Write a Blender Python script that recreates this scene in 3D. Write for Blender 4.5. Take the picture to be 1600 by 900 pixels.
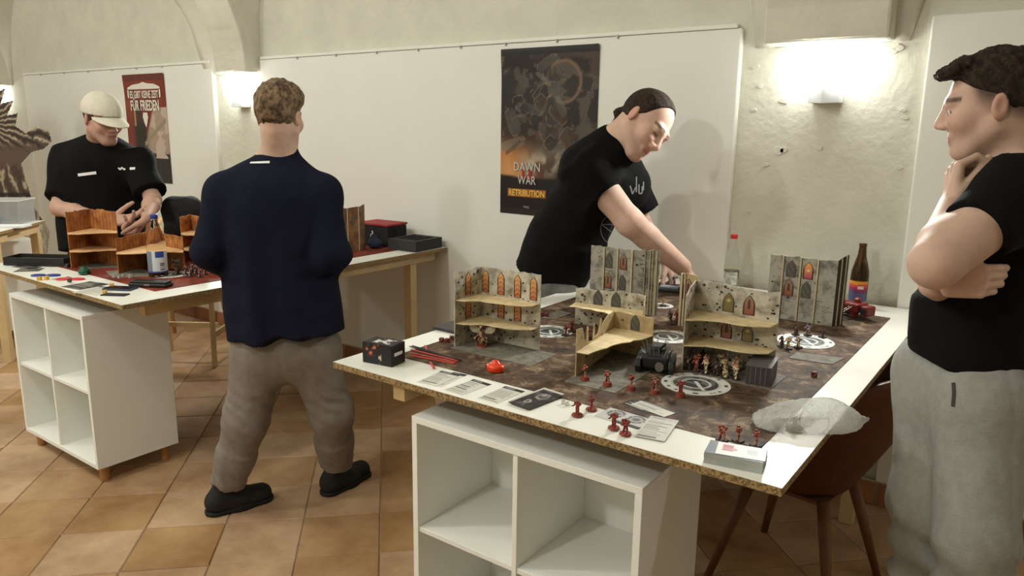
import bpy, bmesh, math, random
import numpy as np
from mathutils import Vector, Matrix

for o in list(bpy.data.objects):
    bpy.data.objects.remove(o)
scene = bpy.context.scene
COL = scene.collection
random.seed(4)
RNG = np.random.RandomState(7)

# ------------------------------------------------------------------ camera
CAM_H = 1.52
FPX, YAW, PITCH, ROLL = 1176.5, 0.62734, 0.20942, 0.01387


def cam_axes():
    cy, sy = math.cos(YAW), math.sin(YAW)
    f = Vector((-sy * math.cos(PITCH), cy * math.cos(PITCH), -math.sin(PITCH)))
    r = Vector((cy, sy, 0))
    u = r.cross(f)
    c, s = math.cos(ROLL), math.sin(ROLL)
    return c * r + s * u, -s * r + c * u, f


CR, CU, CF = cam_axes()
CO = Vector((0, 0, CAM_H))
camd = bpy.data.cameras.new('camera')
cam = bpy.data.objects.new('camera', camd)
COL.objects.link(cam)
camd.sensor_fit = 'HORIZONTAL'
camd.sensor_width = 36.0
camd.lens = 36.0 * FPX / 1600.0
camd.clip_start = 0.02
m = Matrix((CR, CU, -CF)).transposed().to_4x4()
m.translation = CO
cam.matrix_world = m
scene.camera = cam

# ------------------------------------------------------------------ world, exposure
world = bpy.data.worlds.new('world')
scene.world = world
world.use_nodes = True
world.node_tree.nodes['Background'].inputs[0].default_value = (0.9, 0.93, 1.0, 1)
world.node_tree.nodes['Background'].inputs[1].default_value = 0.02
scene.view_settings.view_transform = 'Standard'
scene.view_settings.look = 'None'
scene.view_settings.gamma = 1.0
scene.view_settings.use_curve_mapping = False
scene.view_settings.exposure = 0.0

# strengths of the wall sconces (emission of the lit shades) and of the unseen lamps overhead
SCONCE_E = 300.0
LAMP_COL = (0.95, 1.0, 0.975)
UNSEEN_LAMPS = [  # unseen lamps under the vault: first inferred from wall shadows, others added to light tables and floor (x, y, z, watts, radius)
    (-1.6, -1.3, 2.75, 78.0, 0.09),
    (-2.9, 0.1, 3.10, 75.0, 0.10),
    (-5.2, -0.2, 3.05, 75.0, 0.10),
    (-8.0, -0.2, 3.05, 60.0, 0.10),
]
for i, (x, y, z, wt, rad) in enumerate(UNSEEN_LAMPS):
    ld = bpy.data.lights.new('unseen_lamp', 'POINT')
    ld.energy = wt
    ld.color = LAMP_COL
    ld.shadow_soft_size = rad
    lo = bpy.data.objects.new('unseen_lamp', ld)
    lo.location = (x, y, z)
    COL.objects.link(lo)


# ------------------------------------------------------------------ pixel helpers (photo 1600x900 -> world)
def ray(px, py):
    return (px - 800) / FPX * CR - (py - 450) / FPX * CU + CF


def at(px, py, w):
    return CO + w * ray(px, py)


def onz(px, py, z):
    d = ray(px, py)
    return CO + d * ((z - CAM_H) / d.z)


def ony(px, py, y):
    d = ray(px, py)
    return CO + d * (y / d.y)


def onx(px, py, x):
    d = ray(px, py)
    return CO + d * (x / d.x)


# ------------------------------------------------------------------ materials
MATS = {}


def lin(c):
    return tuple((v / 12.92 if v <= 0.04045 else ((v + 0.055) / 1.055) ** 2.4) for v in c)


def hexc(r, g, b):
    return lin((r / 255.0, g / 255.0, b / 255.0))


def mat(name, col=(0.8, 0.8, 0.8), rough=0.6, metal=0.0, var=0.0, scale=20.0, col2=None, bump=0.0, bscale=60.0,
        attr=None, emit=None, estr=0.0, trans=0.0, ior=1.45, alpha=1.0, sss=0.0, rnd=0.0, spec=0.5, detail=5.0, sheen=0.0, thr=None):
    if name in MATS:
        return MATS[name]
    mt = bpy.data.materials.new(name)
    mt.use_nodes = True
    nt = mt.node_tree
    b = nt.nodes['Principled BSDF']
    b.inputs['Roughness'].default_value = rough
    b.inputs['Metallic'].default_value = metal
    b.inputs['Base Color'].default_value = (*col, 1)
    b.inputs['Specular IOR Level'].default_value = spec
    b.inputs['IOR'].default_value = ior
    if trans:
        b.inputs['Transmission Weight'].default_value = trans
    if alpha < 1:
        b.inputs['Alpha'].default_value = alpha
    if sss:
        b.inputs['Subsurface Weight'].default_value = sss
        b.inputs['Subsurface Radius'].default_value = (0.9, 0.35, 0.2)
        b.inputs['Subsurface Scale'].default_value = 0.008
    if sheen:
        b.inputs['Sheen Weight'].default_value = sheen
    if emit:
        b.inputs['Emission Color'].default_value = (*emit, 1)
        b.inputs['Emission Strength'].default_value = estr
    src = None
    tc = nt.nodes.new('ShaderNodeTexCoord')
    if attr:
        a = nt.nodes.new('ShaderNodeAttribute')
        a.attribute_name = attr
        src = a.outputs['Color']
    if var or col2:
        n = nt.nodes.new('ShaderNodeTexNoise')
        n.inputs['Scale'].default_value = scale
        n.inputs['Detail'].default_value = detail
        n.inputs['Roughness'].default_value = 0.6
        nt.links.new(tc.outputs['Object'], n.inputs['Vector'])
        ramp = nt.nodes.new('ShaderNodeMapRange')
        lo, hi = thr if thr else (0.3, 0.7)
        ramp.inputs['From Min'].default_value = lo
        ramp.inputs['From Max'].default_value = hi
        nt.links.new(n.outputs['Fac'], ramp.inputs['Value'])
        mx = nt.nodes.new('ShaderNodeMix')
        mx.data_type = 'RGBA'
        nt.links.new(ramp.outputs['Result'], mx.inputs['Factor'])
        if attr:
            mx.blend_type = 'MULTIPLY'
            d = nt.nodes.new('ShaderNodeMix')
            d.data_type = 'RGBA'
            nt.links.new(ramp.outputs['Result'], d.inputs['Factor'])
            d.inputs['A'].default_value = (1 - var, 1 - var, 1 - var, 1)
            d.inputs['B'].default_value = (1 + var, 1 + var, 1 + var, 1)
            mx.inputs['Factor'].default_value = 1.0
            nt.links.remove(mx.inputs['Factor'].links[0])
            nt.links.new(src, mx.inputs['A'])
            nt.links.new(d.outputs['Result'], mx.inputs['B'])
        else:
            c2 = col2 if col2 else tuple(max(0, v * (1 - var)) for v in col)
            c1 = col if col2 else tuple(v * (1 + var) for v in col)
            mx.inputs['A'].default_value = (*c1, 1)
            mx.inputs['B'].default_value = (*c2, 1)
        src = mx.outputs['Result']
    if rnd:
        oi = nt.nodes.new('ShaderNodeObjectInfo')
        hs = nt.nodes.new('ShaderNodeHueSaturation')
        mr = nt.nodes.new('ShaderNodeMapRange')
        mr.inputs['To Min'].default_value = 1 - rnd
        mr.inputs['To Max'].default_value = 1 + rnd
        nt.links.new(oi.outputs['Random'], mr.inputs['Value'])
        nt.links.new(mr.outputs['Result'], hs.inputs['Value'])
        if src is not None:
            nt.links.new(src, hs.inputs['Color'])
        else:
            hs.inputs['Color'].default_value = (*col, 1)
        src = hs.outputs['Color']
    if src is not None:
        nt.links.new(src, b.inputs['Base Color'])
    if bump:
        n2 = nt.nodes.new('ShaderNodeTexNoise')
        n2.inputs['Scale'].default_value = bscale
        n2.inputs['Detail'].default_value = 6
        nt.links.new(tc.outputs['Object'], n2.inputs['Vector'])
        bp = nt.nodes.new('ShaderNodeBump')
        bp.inputs['Strength'].default_value = bump
        bp.inputs['Distance'].default_value = 0.01
        nt.links.new(n2.outputs['Fac'], bp.inputs['Height'])
        nt.links.new(bp.outputs['Normal'], b.inputs['Normal'])
    MATS[name] = mt
    return mt


# ------------------------------------------------------------------ mesh helpers
class MB:
    def __init__(self):
        self.v = []
        self.f = []

    def add(self, vs, fs):
        k = len(self.v)
        self.v += [tuple(p) for p in vs]
        self.f += [tuple(i + k for i in f) for f in fs]
        return self

    def box(self, x0, x1, y0, y1, z0, z1):
        vs = [(x, y, z) for x in (x0, x1) for y in (y0, y1) for z in (z0, z1)]
        fs = [(0, 1, 3, 2), (4, 6, 7, 5), (0, 4, 5, 1), (2, 3, 7, 6), (0, 2, 6, 4), (1, 5, 7, 3)]
        return self.add(vs, fs)

    def beam(self, a, b, w, h, up=(0, 0, 1)):
        a, b = Vector(a), Vector(b)
        d = (b - a).normalized()
        upv = Vector(up)
        if abs(d.dot(upv)) > 0.98:
            upv = Vector((0, 1, 0))
        s = d.cross(upv).normalized()
        t = s.cross(d).normalized()
        vs = []
        for p in (a, b):
            for i, j in ((-1, -1), (1, -1), (1, 1), (-1, 1)):
                vs.append(p + s * (w / 2 * i) + t * (h / 2 * j))
        return self.add(vs, [(3, 2, 1, 0), (4, 5, 6, 7), (0, 1, 5, 4), (1, 2, 6, 5), (2, 3, 7, 6), (3, 0, 4, 7)])

    def lathe(self, prof, n=20, c=(0, 0, 0)):
        vs, fs = [], []
        for (r, z) in prof:
            for i in range(n):
                a = 2 * math.pi * i / n
                vs.append((c[0] + r * math.cos(a), c[1] + r * math.sin(a), c[2] + z))
        for j in range(len(prof) - 1):
            for i in range(n):
                i2 = (i + 1) % n
                fs.append((j * n + i, j * n + i2, (j + 1) * n + i2, (j + 1) * n + i))
        fs.append(tuple(range(n - 1, -1, -1)))
        fs.append(tuple(range((len(prof) - 1) * n, len(prof) * n)))
        return self.add(vs, fs)

    def tube(self, pts, rad, n=8):
        pts = [Vector(p) for p in pts]
        rs = rad if isinstance(rad, (list, tuple)) else [rad] * len(pts)
        vs, fs = [], []
        for k, p in enumerate(pts):
            d = (pts[min(k + 1, len(pts) - 1)] - pts[max(k - 1, 0)]).normalized()
            up = Vector((0, 0, 1)) if abs(d.z) < 0.95 else Vector((0, 1, 0))
            s = d.cross(up).normalized()
            t = s.cross(d)
            for i in range(n):
                a = 2 * math.pi * i / n
                vs.append(p + (s * math.cos(a) + t * math.sin(a)) * rs[k])
        for k in range(len(pts) - 1):
            for i in range(n):
                i2 = (i + 1) % n
                fs.append((k * n + i, k * n + i2, (k + 1) * n + i2, (k + 1) * n + i))
        fs.append(tuple(range(n - 1, -1, -1)))
        fs.append(tuple(range((len(pts) - 1) * n, len(pts) * n)))
        return self.add(vs, fs)

    def prism(self, poly, o, ex, ey, thick):
        """2-D polygon in the plane (o, ex, ey), thickness along ex x ey"""
        o, ex, ey = Vector(o), Vector(ex), Vector(ey)
        nz = ex.cross(ey).normalized() * thick
        n = len(poly)
        vs = [o + ex * p[0] + ey * p[1] for p in poly] + [o + ex * p[0] + ey * p[1] + nz for p in poly]
        fs = [tuple(range(n - 1, -1, -1)), tuple(range(n, 2 * n))]
        for i in range(n):
            j = (i + 1) % n
            fs.append((i, j, n + j, n + i))
        return self.add(vs, fs)

    def build(self, name, material, parent=None, bevel=0.0, smooth=False, loc=None, rotz=0.0, seg=2):
        me = bpy.data.meshes.new(name)
        me.from_pydata([tuple(p) for p in self.v], [], self.f)
        bm = bmesh.new()
        bm.from_mesh(me)
        bmesh.ops.recalc_face_normals(bm, faces=bm.faces)
        bm.to_mesh(me)
        bm.free()
        if smooth:
            me.polygons.foreach_set('use_smooth', [True] * len(me.polygons))
        return link(name, me, material, parent, bevel, loc, rotz, seg)


def link(name, me, material, parent=None, bevel=0.0, loc=None, rotz=0.0, seg=2):
    o = bpy.data.objects.new(name, me)
    COL.objects.link(o)
    if material:
        me.materials.append(material)
    if parent:
        o.parent = parent
    if loc is not None:
        o.location = loc
    o.rotation_euler.z = rotz
    if bevel:
        md = o.modifiers.new('bevel', 'BEVEL')
        md.width = bevel
        md.segments = seg
        md.limit_method = 'ANGLE'
    return o


def tag(o, label, cat, group=None):
    o['label'] = label
    o['category'] = cat
    if group:
        o['group'] = group
    return o


def thing(name, label, cat, loc=(0, 0, 0), rotz=0.0, group=None):
    o = bpy.data.objects.new(name, None)
    o.empty_display_size = 0.05
    COL.objects.link(o)
    o.location = loc
    o.rotation_euler.z = rotz
    return tag(o, label, cat, group)


def struct(o):
    o['kind'] = 'structure'
    return o


def copy_tree(o, parent=None):
    c = o.copy()
    COL.objects.link(c)
    if parent is not None:
        c.parent = parent
    for ch in list(o.children):
        copy_tree(ch, c)
    return c


def set_colors(me, cols):
    ca = me.color_attributes.new('Col', 'FLOAT_COLOR', 'POINT')
    a = np.ones((len(me.vertices), 4), dtype=np.float32)
    a[:, :3] = cols
    ca.data.foreach_set('color', a.ravel())


def smoothstep(a, b, x):
    t = np.clip((x - a) / (b - a), 0, 1)
    return t * t * (3 - 2 * t)


def vnoise(p, seed=0):
    """value noise, p (N,3) -> 0..1"""
    i = np.floor(p).astype(np.int64)
    f = p - i
    f = f * f * (3 - 2 * f)
    def h(a, b, c):
        n = (a * 374761393 + b * 668265263 + c * 2147483647 + seed * 974711) & 0xffffffff
        n = ((n ^ (n >> 13)) * 1274126177) & 0xffffffff
        return ((n ^ (n >> 16)) & 0xffff) / 65535.0
    x, y, z = i[:, 0], i[:, 1], i[:, 2]
    r = 0
    for dx in (0, 1):
        for dy in (0, 1):
            for dz in (0, 1):
                w = (f[:, 0] if dx else 1 - f[:, 0]) * (f[:, 1] if dy else 1 - f[:, 1]) * (f[:, 2] if dz else 1 - f[:, 2])
                r = r + w * h(x + dx, y + dy, z + dz)
    return r


def fbm(p, seed=0, oct=3):
    s, a, t = 0, 0.5, 0
    for k in range(oct):
        s = s + a * vnoise(p * (2 ** k), seed + k)
        t += a
        a *= 0.5
    return s / t


def print_sheet(name, w, h, nx, ny, fn, material, parent, origin, ex, ey, off=0.0):
    """a flat printed sheet: grid in plane (origin, ex, ey), colour from fn(u,v) in 0..1"""
    origin, ex, ey = Vector(origin), Vector(ex).normalized(), Vector(ey).normalized()
    nz = ex.cross(ey)
    us, vs_ = np.meshgrid(np.linspace(0, 1, nx + 1), np.linspace(0, 1, ny + 1))
    us, vs_ = us.ravel(), vs_.ravel()
    pts = np.array(origin)[None] + np.outer(us * w, np.array(ex)) + np.outer(vs_ * h, np.array(ey)) + np.array(nz)[None] * off
    faces = []
    for j in range(ny):
        for i in range(nx):
            a = j * (nx + 1) + i
            faces.append((a, a + 1, a + nx + 2, a + nx + 1))
    me = bpy.data.meshes.new(name)
    me.from_pydata(pts.tolist(), [], faces)
    set_colors(me, fn(us, vs_))
    return link(name, me, material, parent)


def text_mesh(name, body, size, material, parent, origin, ex, ey, width=None, align='CENTER', bold=0.0, ext=0.0004):
    cu = bpy.data.curves.new(name, 'FONT')
    cu.body = body
    cu.size = size
    cu.align_x = align
    cu.offset = bold
    cu.extrude = ext
    cu.resolution_u = 3
    tmp = bpy.data.objects.new(name + '_tmp', cu)
    COL.objects.link(tmp)
    bpy.context.view_layer.update()
    dg = bpy.context.evaluated_depsgraph_get()
    me = bpy.data.meshes.new_from_object(tmp.evaluated_get(dg))
    bpy.data.objects.remove(tmp)
    ex, ey = Vector(ex).normalized(), Vector(ey).normalized()
    nz = ex.cross(ey)
    sx = 1.0
    if width:
        xs = [v.co.x for v in me.vertices]
        sx = width / max(1e-6, max(xs) - min(xs))
    o = Vector(origin)
    for v in me.vertices:
        c = v.co.copy()
        v.co = o + ex * c.x * sx + ey * c.y + nz * c.z
    me.materials.clear()
    return link(name, me, material, parent)

# ================================================================== ROOM SHELL
YW = 3.247          # face of the white wall panels
SPRING = 1.862
PLASTER = mat('plaster', hexc(216, 212, 198), 0.9, var=0.05, scale=3.0, bump=0.35, bscale=14.0)
PLASTER_R = mat('rough_plaster', hexc(212, 208, 193), 0.9, var=0.06, scale=5.0, bump=0.6, bscale=22.0)
PANEL_M = mat('panel_paint', hexc(233, 230, 221), 0.7, var=0.025, scale=2.0, bump=0.05, bscale=40.0)
GROUT = mat('grout', hexc(150, 124, 98), 0.95, var=0.2, scale=30)

BAYS = [-10.8, -6.8, -2.83, 1.2]
PIERS = [(-8.93, -8.43), (-4.84, -4.49), (-1.054, -0.59), (2.95, 3.4)]
wall = struct(MB().box(-12.2, 5.2, YW + 0.03, YW + 0.25, 0, 3.5).build('wall_back', PLASTER_R))
struct(MB().box(-12.2, 5.2, -3.55, -3.32, 0, 3.5).build('wall_front', PLASTER))
struct(MB().box(-12.4, -12.2, -3.55, 3.5, 0, 3.5).build('wall_left', PLASTER))
struct(MB().box(5.2, 5.4, -3.55, 3.5, 0, 3.5).build('wall_right', PLASTER))


def ceiling_z(x, y):
    zb = SPRING + 1.85 * np.sqrt(np.clip(1 - (y / 3.25) ** 2, 0, 1))
    z = zb
    for xc in BAYS:
        o = np.abs(x - xc)
        aa = 1.62 if xc == -6.8 else 1.7
        zl = np.where(o < aa, 1.92 + 1.45 * np.sqrt(np.clip(1 - (o / aa) ** 2, 0, 1)), 0)
        z = np.maximum(z, zl)
    return z


nx, ny = 300, 90
# finer rows near the walls, where the vault is steep
th = np.linspace(0, math.pi, ny + 1)
yy = -3.3 * np.cos(th)
xx = np.linspace(-12.2, 5.2, nx + 1)
X, Yg = np.meshgrid(xx, yy)
Z = ceiling_z(X.ravel(), Yg.ravel())
vs = np.stack([X.ravel(), Yg.ravel(), Z], 1)
fs = []
for j in range(ny):
    for i in range(nx):
        a = j * (nx + 1) + i
        fs.append((a, a + nx + 1, a + nx + 2, a + 1))
me = bpy.data.meshes.new('ceiling')
me.from_pydata(vs.tolist(), [], fs)
me.polygons.foreach_set('use_smooth', [True] * len(me.polygons))
ceil = struct(link('ceiling', me, PLASTER))
for (x0, x1) in PIERS:
    mb = MB()
    N = 40
    vs, fs = [], []
    for k in range(N + 1):
        t = math.pi * k / N
        yi, zi = 3.145 * math.cos(t), SPRING + 1.70 * math.sin(t)
        yo, zo = 3.36 * math.cos(t), SPRING + 1.96 * math.sin(t)
        vs += [(x0, yi, zi), (x1, yi, zi), (x1, yo, zo), (x0, yo, zo)]
    for k in range(N):
        a, b = k * 4, k * 4 + 4
        for i in range(4):
            j = (i + 1) % 4
            fs.append((a + i, a + j, b + j, b + i))
    fs += [(3, 2, 1, 0), (N * 4, N * 4 + 1, N * 4 + 2, N * 4 + 3)]
    mb.add(vs, fs).build('arch_rib', PLASTER_R, ceil, bevel=0.012)

# raised white panels on the back wall with the picture rail and its hooks
PANELS = [(-8.13, -5.03), (-4.475, -1.18), (-0.472, 2.6)]
for k, (x0, x1) in enumerate(PANELS):
    p = struct(MB().box(x0, x1, YW, YW + 0.05, 0.0, 1.945).build('trim_%d' % (k + 1), PANEL_M, bevel=0.008, seg=3))
    if k < 2:
        MB().box(x0 + 0.02, x1 - 0.02, YW - 0.008, YW + 0.03, 1.945, 1.962).build('picture_rail', PANEL_M, p, bevel=0.002)
        nh = 6 if k == 0 else 8
        for i in range(nh):
            x = x0 + 0.4 + (x1 - x0 - 0.6) * (i + 0.15 * math.sin(i * 7)) / nh
            MB().box(x - 0.0035, x + 0.0035, YW - 0.012, YW - 0.002, 1.932, 1.95).build('rail_hook', mat('hook_metal', (0.5, 0.48, 0.42), 0.5, 0.3), p, bevel=0.002)
# flaking plaster on the bare pier
for (px, py, s) in [(1180, 105, 8), (1225, 158, 9), (1178, 172, 6), (1412, 172, 6), (1414, 184, 6), (1280, 231, 8), (1225, 235, 9),
                    (1195, 258, 7), (1215, 236, 12), (1404, 75, 9), (1395, 80, 9), (1405, 262, 6), (1188, 135, 6), (1318, 405, 7), (1170, 330, 6)]:
    c = ony(px, py, YW + 0.03)
    n = 9
    ph = random.random() * 6
    r0 = s * 0.0016
    poly = [(r0 * (0.7 + 0.5 * random.random()) * math.cos(2 * math.pi * i / n + ph) * 1.4, r0 * (0.6 + 0.5 * random.random()) * math.sin(2 * math.pi * i / n + ph)) for i in range(n)]
    fl = MB().prism(poly, c + Vector((0, 0.002, 0)), (1, 0, 0), (0, 0, 1), 0.007)
    fl.build('plaster_flake', PLASTER_R, wall, bevel=0.002)

# ------------------------------------------------------------------ floor: terracotta tiles laid diagonally, recessed joints
TA = math.radians(135.4)
E1 = Vector((math.cos(TA), math.sin(TA), 0))
E2 = Vector((-math.sin(TA), math.cos(TA), 0))
TP1, TP2 = 0.2925, 0.2955
floor = struct(MB().box(-12.2, 5.2, -3.55, 3.5, -0.12, -0.004).build('floor', GROUT))


def tile_material():
    mt = bpy.data.materials.new('terracotta_tile')
    mt.use_nodes = True
    nt = mt.node_tree
    b = nt.nodes['Principled BSDF']
    b.inputs['Roughness'].default_value = 0.55
    b.inputs['Specular IOR Level'].default_value = 0.35
    geo = nt.nodes.new('ShaderNodeNewGeometry')
    n = nt.nodes.new('ShaderNodeTexNoise')
    n.inputs['Scale'].default_value = 3.2
    n.inputs['Detail'].default_value = 8
    n.inputs['Roughness'].default_value = 0.65
    nt.links.new(geo.outputs['Position'], n.inputs['Vector'])
    cr = nt.nodes.new('ShaderNodeValToRGB')
    cr.color_ramp.elements[0].position = 0.32
    cr.color_ramp.elements[0].color = (*hexc(150, 112, 78), 1)
    cr.color_ramp.elements[1].position = 0.72
    cr.color_ramp.elements[1].color = (*hexc(198, 164, 124), 1)
    nt.links.new(n.outputs['Fac'], cr.inputs['Fac'])
    oi = nt.nodes.new('ShaderNodeObjectInfo')
    hs = nt.nodes.new('ShaderNodeHueSaturation')
    mr = nt.nodes.new('ShaderNodeMapRange')
    mr.inputs['To Min'].default_value = 0.82
    mr.inputs['To Max'].default_value = 1.12
    nt.links.new(oi.outputs['Random'], mr.inputs['Value'])
    nt.links.new(mr.outputs['Result'], hs.inputs['Value'])
    mr2 = nt.nodes.new('ShaderNodeMapRange')
    mr2.inputs['To Min'].default_value = 1.15
    mr2.inputs['To Max'].default_value = 0.85
    nt.links.new(oi.outputs['Random'], mr2.inputs['Value'])
    nt.links.new(mr2.outputs['Result'], hs.inputs['Saturation'])
    nt.links.new(cr.outputs['Color'], hs.inputs['Color'])
    nt.links.new(hs.outputs['Color'], b.inputs['Base Color'])
    n2 = nt.nodes.new('ShaderNodeTexNoise')
    n2.inputs['Scale'].default_value = 60
    n2.inputs['Detail'].default_value = 4
    nt.links.new(geo.outputs['Position'], n2.inputs['Vector'])
    bp = nt.nodes.new('ShaderNodeBump')
    bp.inputs['Strength'].default_value = 0.15
    bp.inputs['Distance'].default_value = 0.004
    nt.links.new(n2.outputs['Fac'], bp.inputs['Height'])
    nt.links.new(bp.outputs['Normal'], b.inputs['Normal'])
    return mt


TILE_M = tile_material()


def slab_verts(w, d, h, c=0.003, j=0.0):
    vs, fs = [], []
    for (s, z) in ((0, -h), (0, -c), (c, 0.0)):
        for (i, k) in ((-1, -1), (1, -1), (1, 1), (-1, 1)):
            vs.append((i * (w / 2 - s), k * (d / 2 - s), z + (j * i if z == 0.0 else 0)))
    for r in range(2):
        for i in range(4):
            q = (i + 1) % 4
            fs.append((r * 4 + i, r * 4 + q, r * 4 + 4 + q, r * 4 + 4 + i))
    fs.append((8, 9, 10, 11))
    return vs, fs


tile_me = []
for k in range(3):
    vs, fs = slab_verts(TP1 - 0.005, TP2 - 0.005, 0.012, 0.003, 0.0006 * (k - 1))
    me = bpy.data.meshes.new('tile')
    me.from_pydata(vs, [], fs)
    me.materials.append(TILE_M)
    tile_me.append(me)
spots = []
for a in range(-45, 60):
    for b in range(-45, 50):
        p = E1 * (2.528 + TP1 * (a + 0.5)) + E2 * (0.054 + TP2 * (b + 0.5))
        if not (-11.9 < p.x < 4.9 and -3.1 < p.y < 3.42):
            continue
        v = p - CO
        w = v.dot(CF)
        px, py = 800 + FPX * v.dot(CR) / max(w, .01), 450 - FPX * v.dot(CU) / max(w, .01)
        vis = w > 0.3 and -70 < px < 1670 and 0 < py < 1010 and -9 < p.x < 0.9
        spots.append((0 if vis else 1, p.length, p))
spots.sort(key=lambda s: (s[0], s[1]))
rest = MB()
for k, (hid, dist, p) in enumerate(spots):
    if k < 300 and not hid:
        o = bpy.data.objects.new('tile', tile_me[k % 3])
        COL.objects.link(o)
        o.parent = floor
        o.location = p + Vector((0, 0, random.uniform(-0.0008, 0.0008)))
        o.rotation_euler.z = TA + random.uniform(-0.004, 0.004)
    else:
        vs, fs = slab_verts(TP1 - 0.005, TP2 - 0.005, 0.012)
        rest.add([p + E1 * v[0] + E2 * v[1] + Vector((0, 0, v[2])) for v in vs], fs)
o = rest.build('tile_field', TILE_M, floor)
o['kind'] = 'stuff'

# terracotta skirting tiles along the back wall
base = struct(MB().box(-8.13, 2.6, YW - 0.006, YW - 0.0005, 0.0, 0.105).build('baseboard_back', mat('skirting_mortar', hexc(190, 178, 155), 0.95)))
SKIRT = mat('skirting_tile', hexc(160, 108, 74), 0.6, var=0.22, scale=9.0, rnd=0.15, bump=0.1)
x = -8.1
while x < 2.5:
    if not (-5.03 < x < -4.7 or -1.18 < x + 0.15 < -0.62):
        pass
    MB().box(x, x + 0.286, YW - 0.015, YW - 0.004, 0.002, 0.1).build('tile', SKIRT, base, bevel=0.003)
    x += 0.294

# ------------------------------------------------------------------ wall sconces
SHADE_M = mat('lit_shade_front', (1, 1, 1), 0.5, emit=(0.965, 1.0, 0.97), estr=SCONCE_E)
SHADE_S = mat('lit_shade_side', (1, 1, 1), 0.5, emit=(0.965, 1.0, 0.97), estr=SCONCE_E * 0.06)
HOLDER_M = mat('sconce_white', hexc(235, 238, 240), 0.4)


def sconce(x, y, label, sgn=1, z0=1.705):
    t = thing('wall_sconce', label, 'wall lamp', (x, y, z0 - 0.07), 0 if sgn > 0 else math.pi)
    # shade: tapered box standing off the wall
    vs = []
    for (z, hw, y0, y1) in ((0.07, 0.082, -0.105, -0.02), (0.2, 0.094, -0.125, -0.02)):
        vs += [(-hw, y0, z), (hw, y0, z), (hw, y1, z), (-hw, y1, z)]
    sh = MB().add(vs, [(3, 2, 1, 0), (4, 5, 6, 7), (0, 1, 5, 4), (1, 2, 6, 5), (2, 3, 7, 6), (3, 0, 4, 7)]).build('lamp_shade', SHADE_S, t)
    sh.data.materials.append(SHADE_M)
    for pf in sh.data.polygons:
        if pf.normal.y < -0.8:
            pf.material_index = 1
    hb = MB()
    hb.add([(-0.058, -0.075, 0), (0.0, -0.095, -0.004), (0.058, -0.075, 0), (0.058, 0, 0), (-0.058, 0, 0),
            (-0.06, -0.08, 0.066), (0.0, -0.1, 0.066), (0.06, -0.08, 0.066), (0.06, 0, 0.066), (-0.06, 0, 0.066)],
           [(4, 3, 2, 1, 0), (5, 6, 7, 8, 9), (0, 1, 6, 5), (1, 2, 7, 6), (2, 3, 8, 7), (3, 4, 9, 8), (4, 0, 5, 9)])
    hb.build('holder', HOLDER_M, t, bevel=0.002)
    MB().box(-0.05, 0.05, -0.018, 0.0, 0.05, 0.19).build('back_plate', HOLDER_M, t)
    return t


sconce(-0.815, YW + 0.03, 'bright white wall sconce on the bare plaster pier above the beer bottle')
sconce(-4.70, YW + 0.03, 'white wall sconce beside the arch, left of the man in the navy jacket')
for lx, ly, sg in ((-8.72, YW + 0.03, 1), (3.1, YW + 0.03, 1)):
    sconce(lx, ly, 'white wall sconce on a pier of the same wall, outside the picture on the ' + ('left' if lx < 0 else 'right'), sg)

# ================================================================== IMPLICIT SURFACES (smooth union of tapered limbs -> one continuous mesh)
def V(a):
    return np.array(a, dtype=np.float64)


def unit(a):
    a = V(a)
    return a / np.linalg.norm(a)


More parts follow.
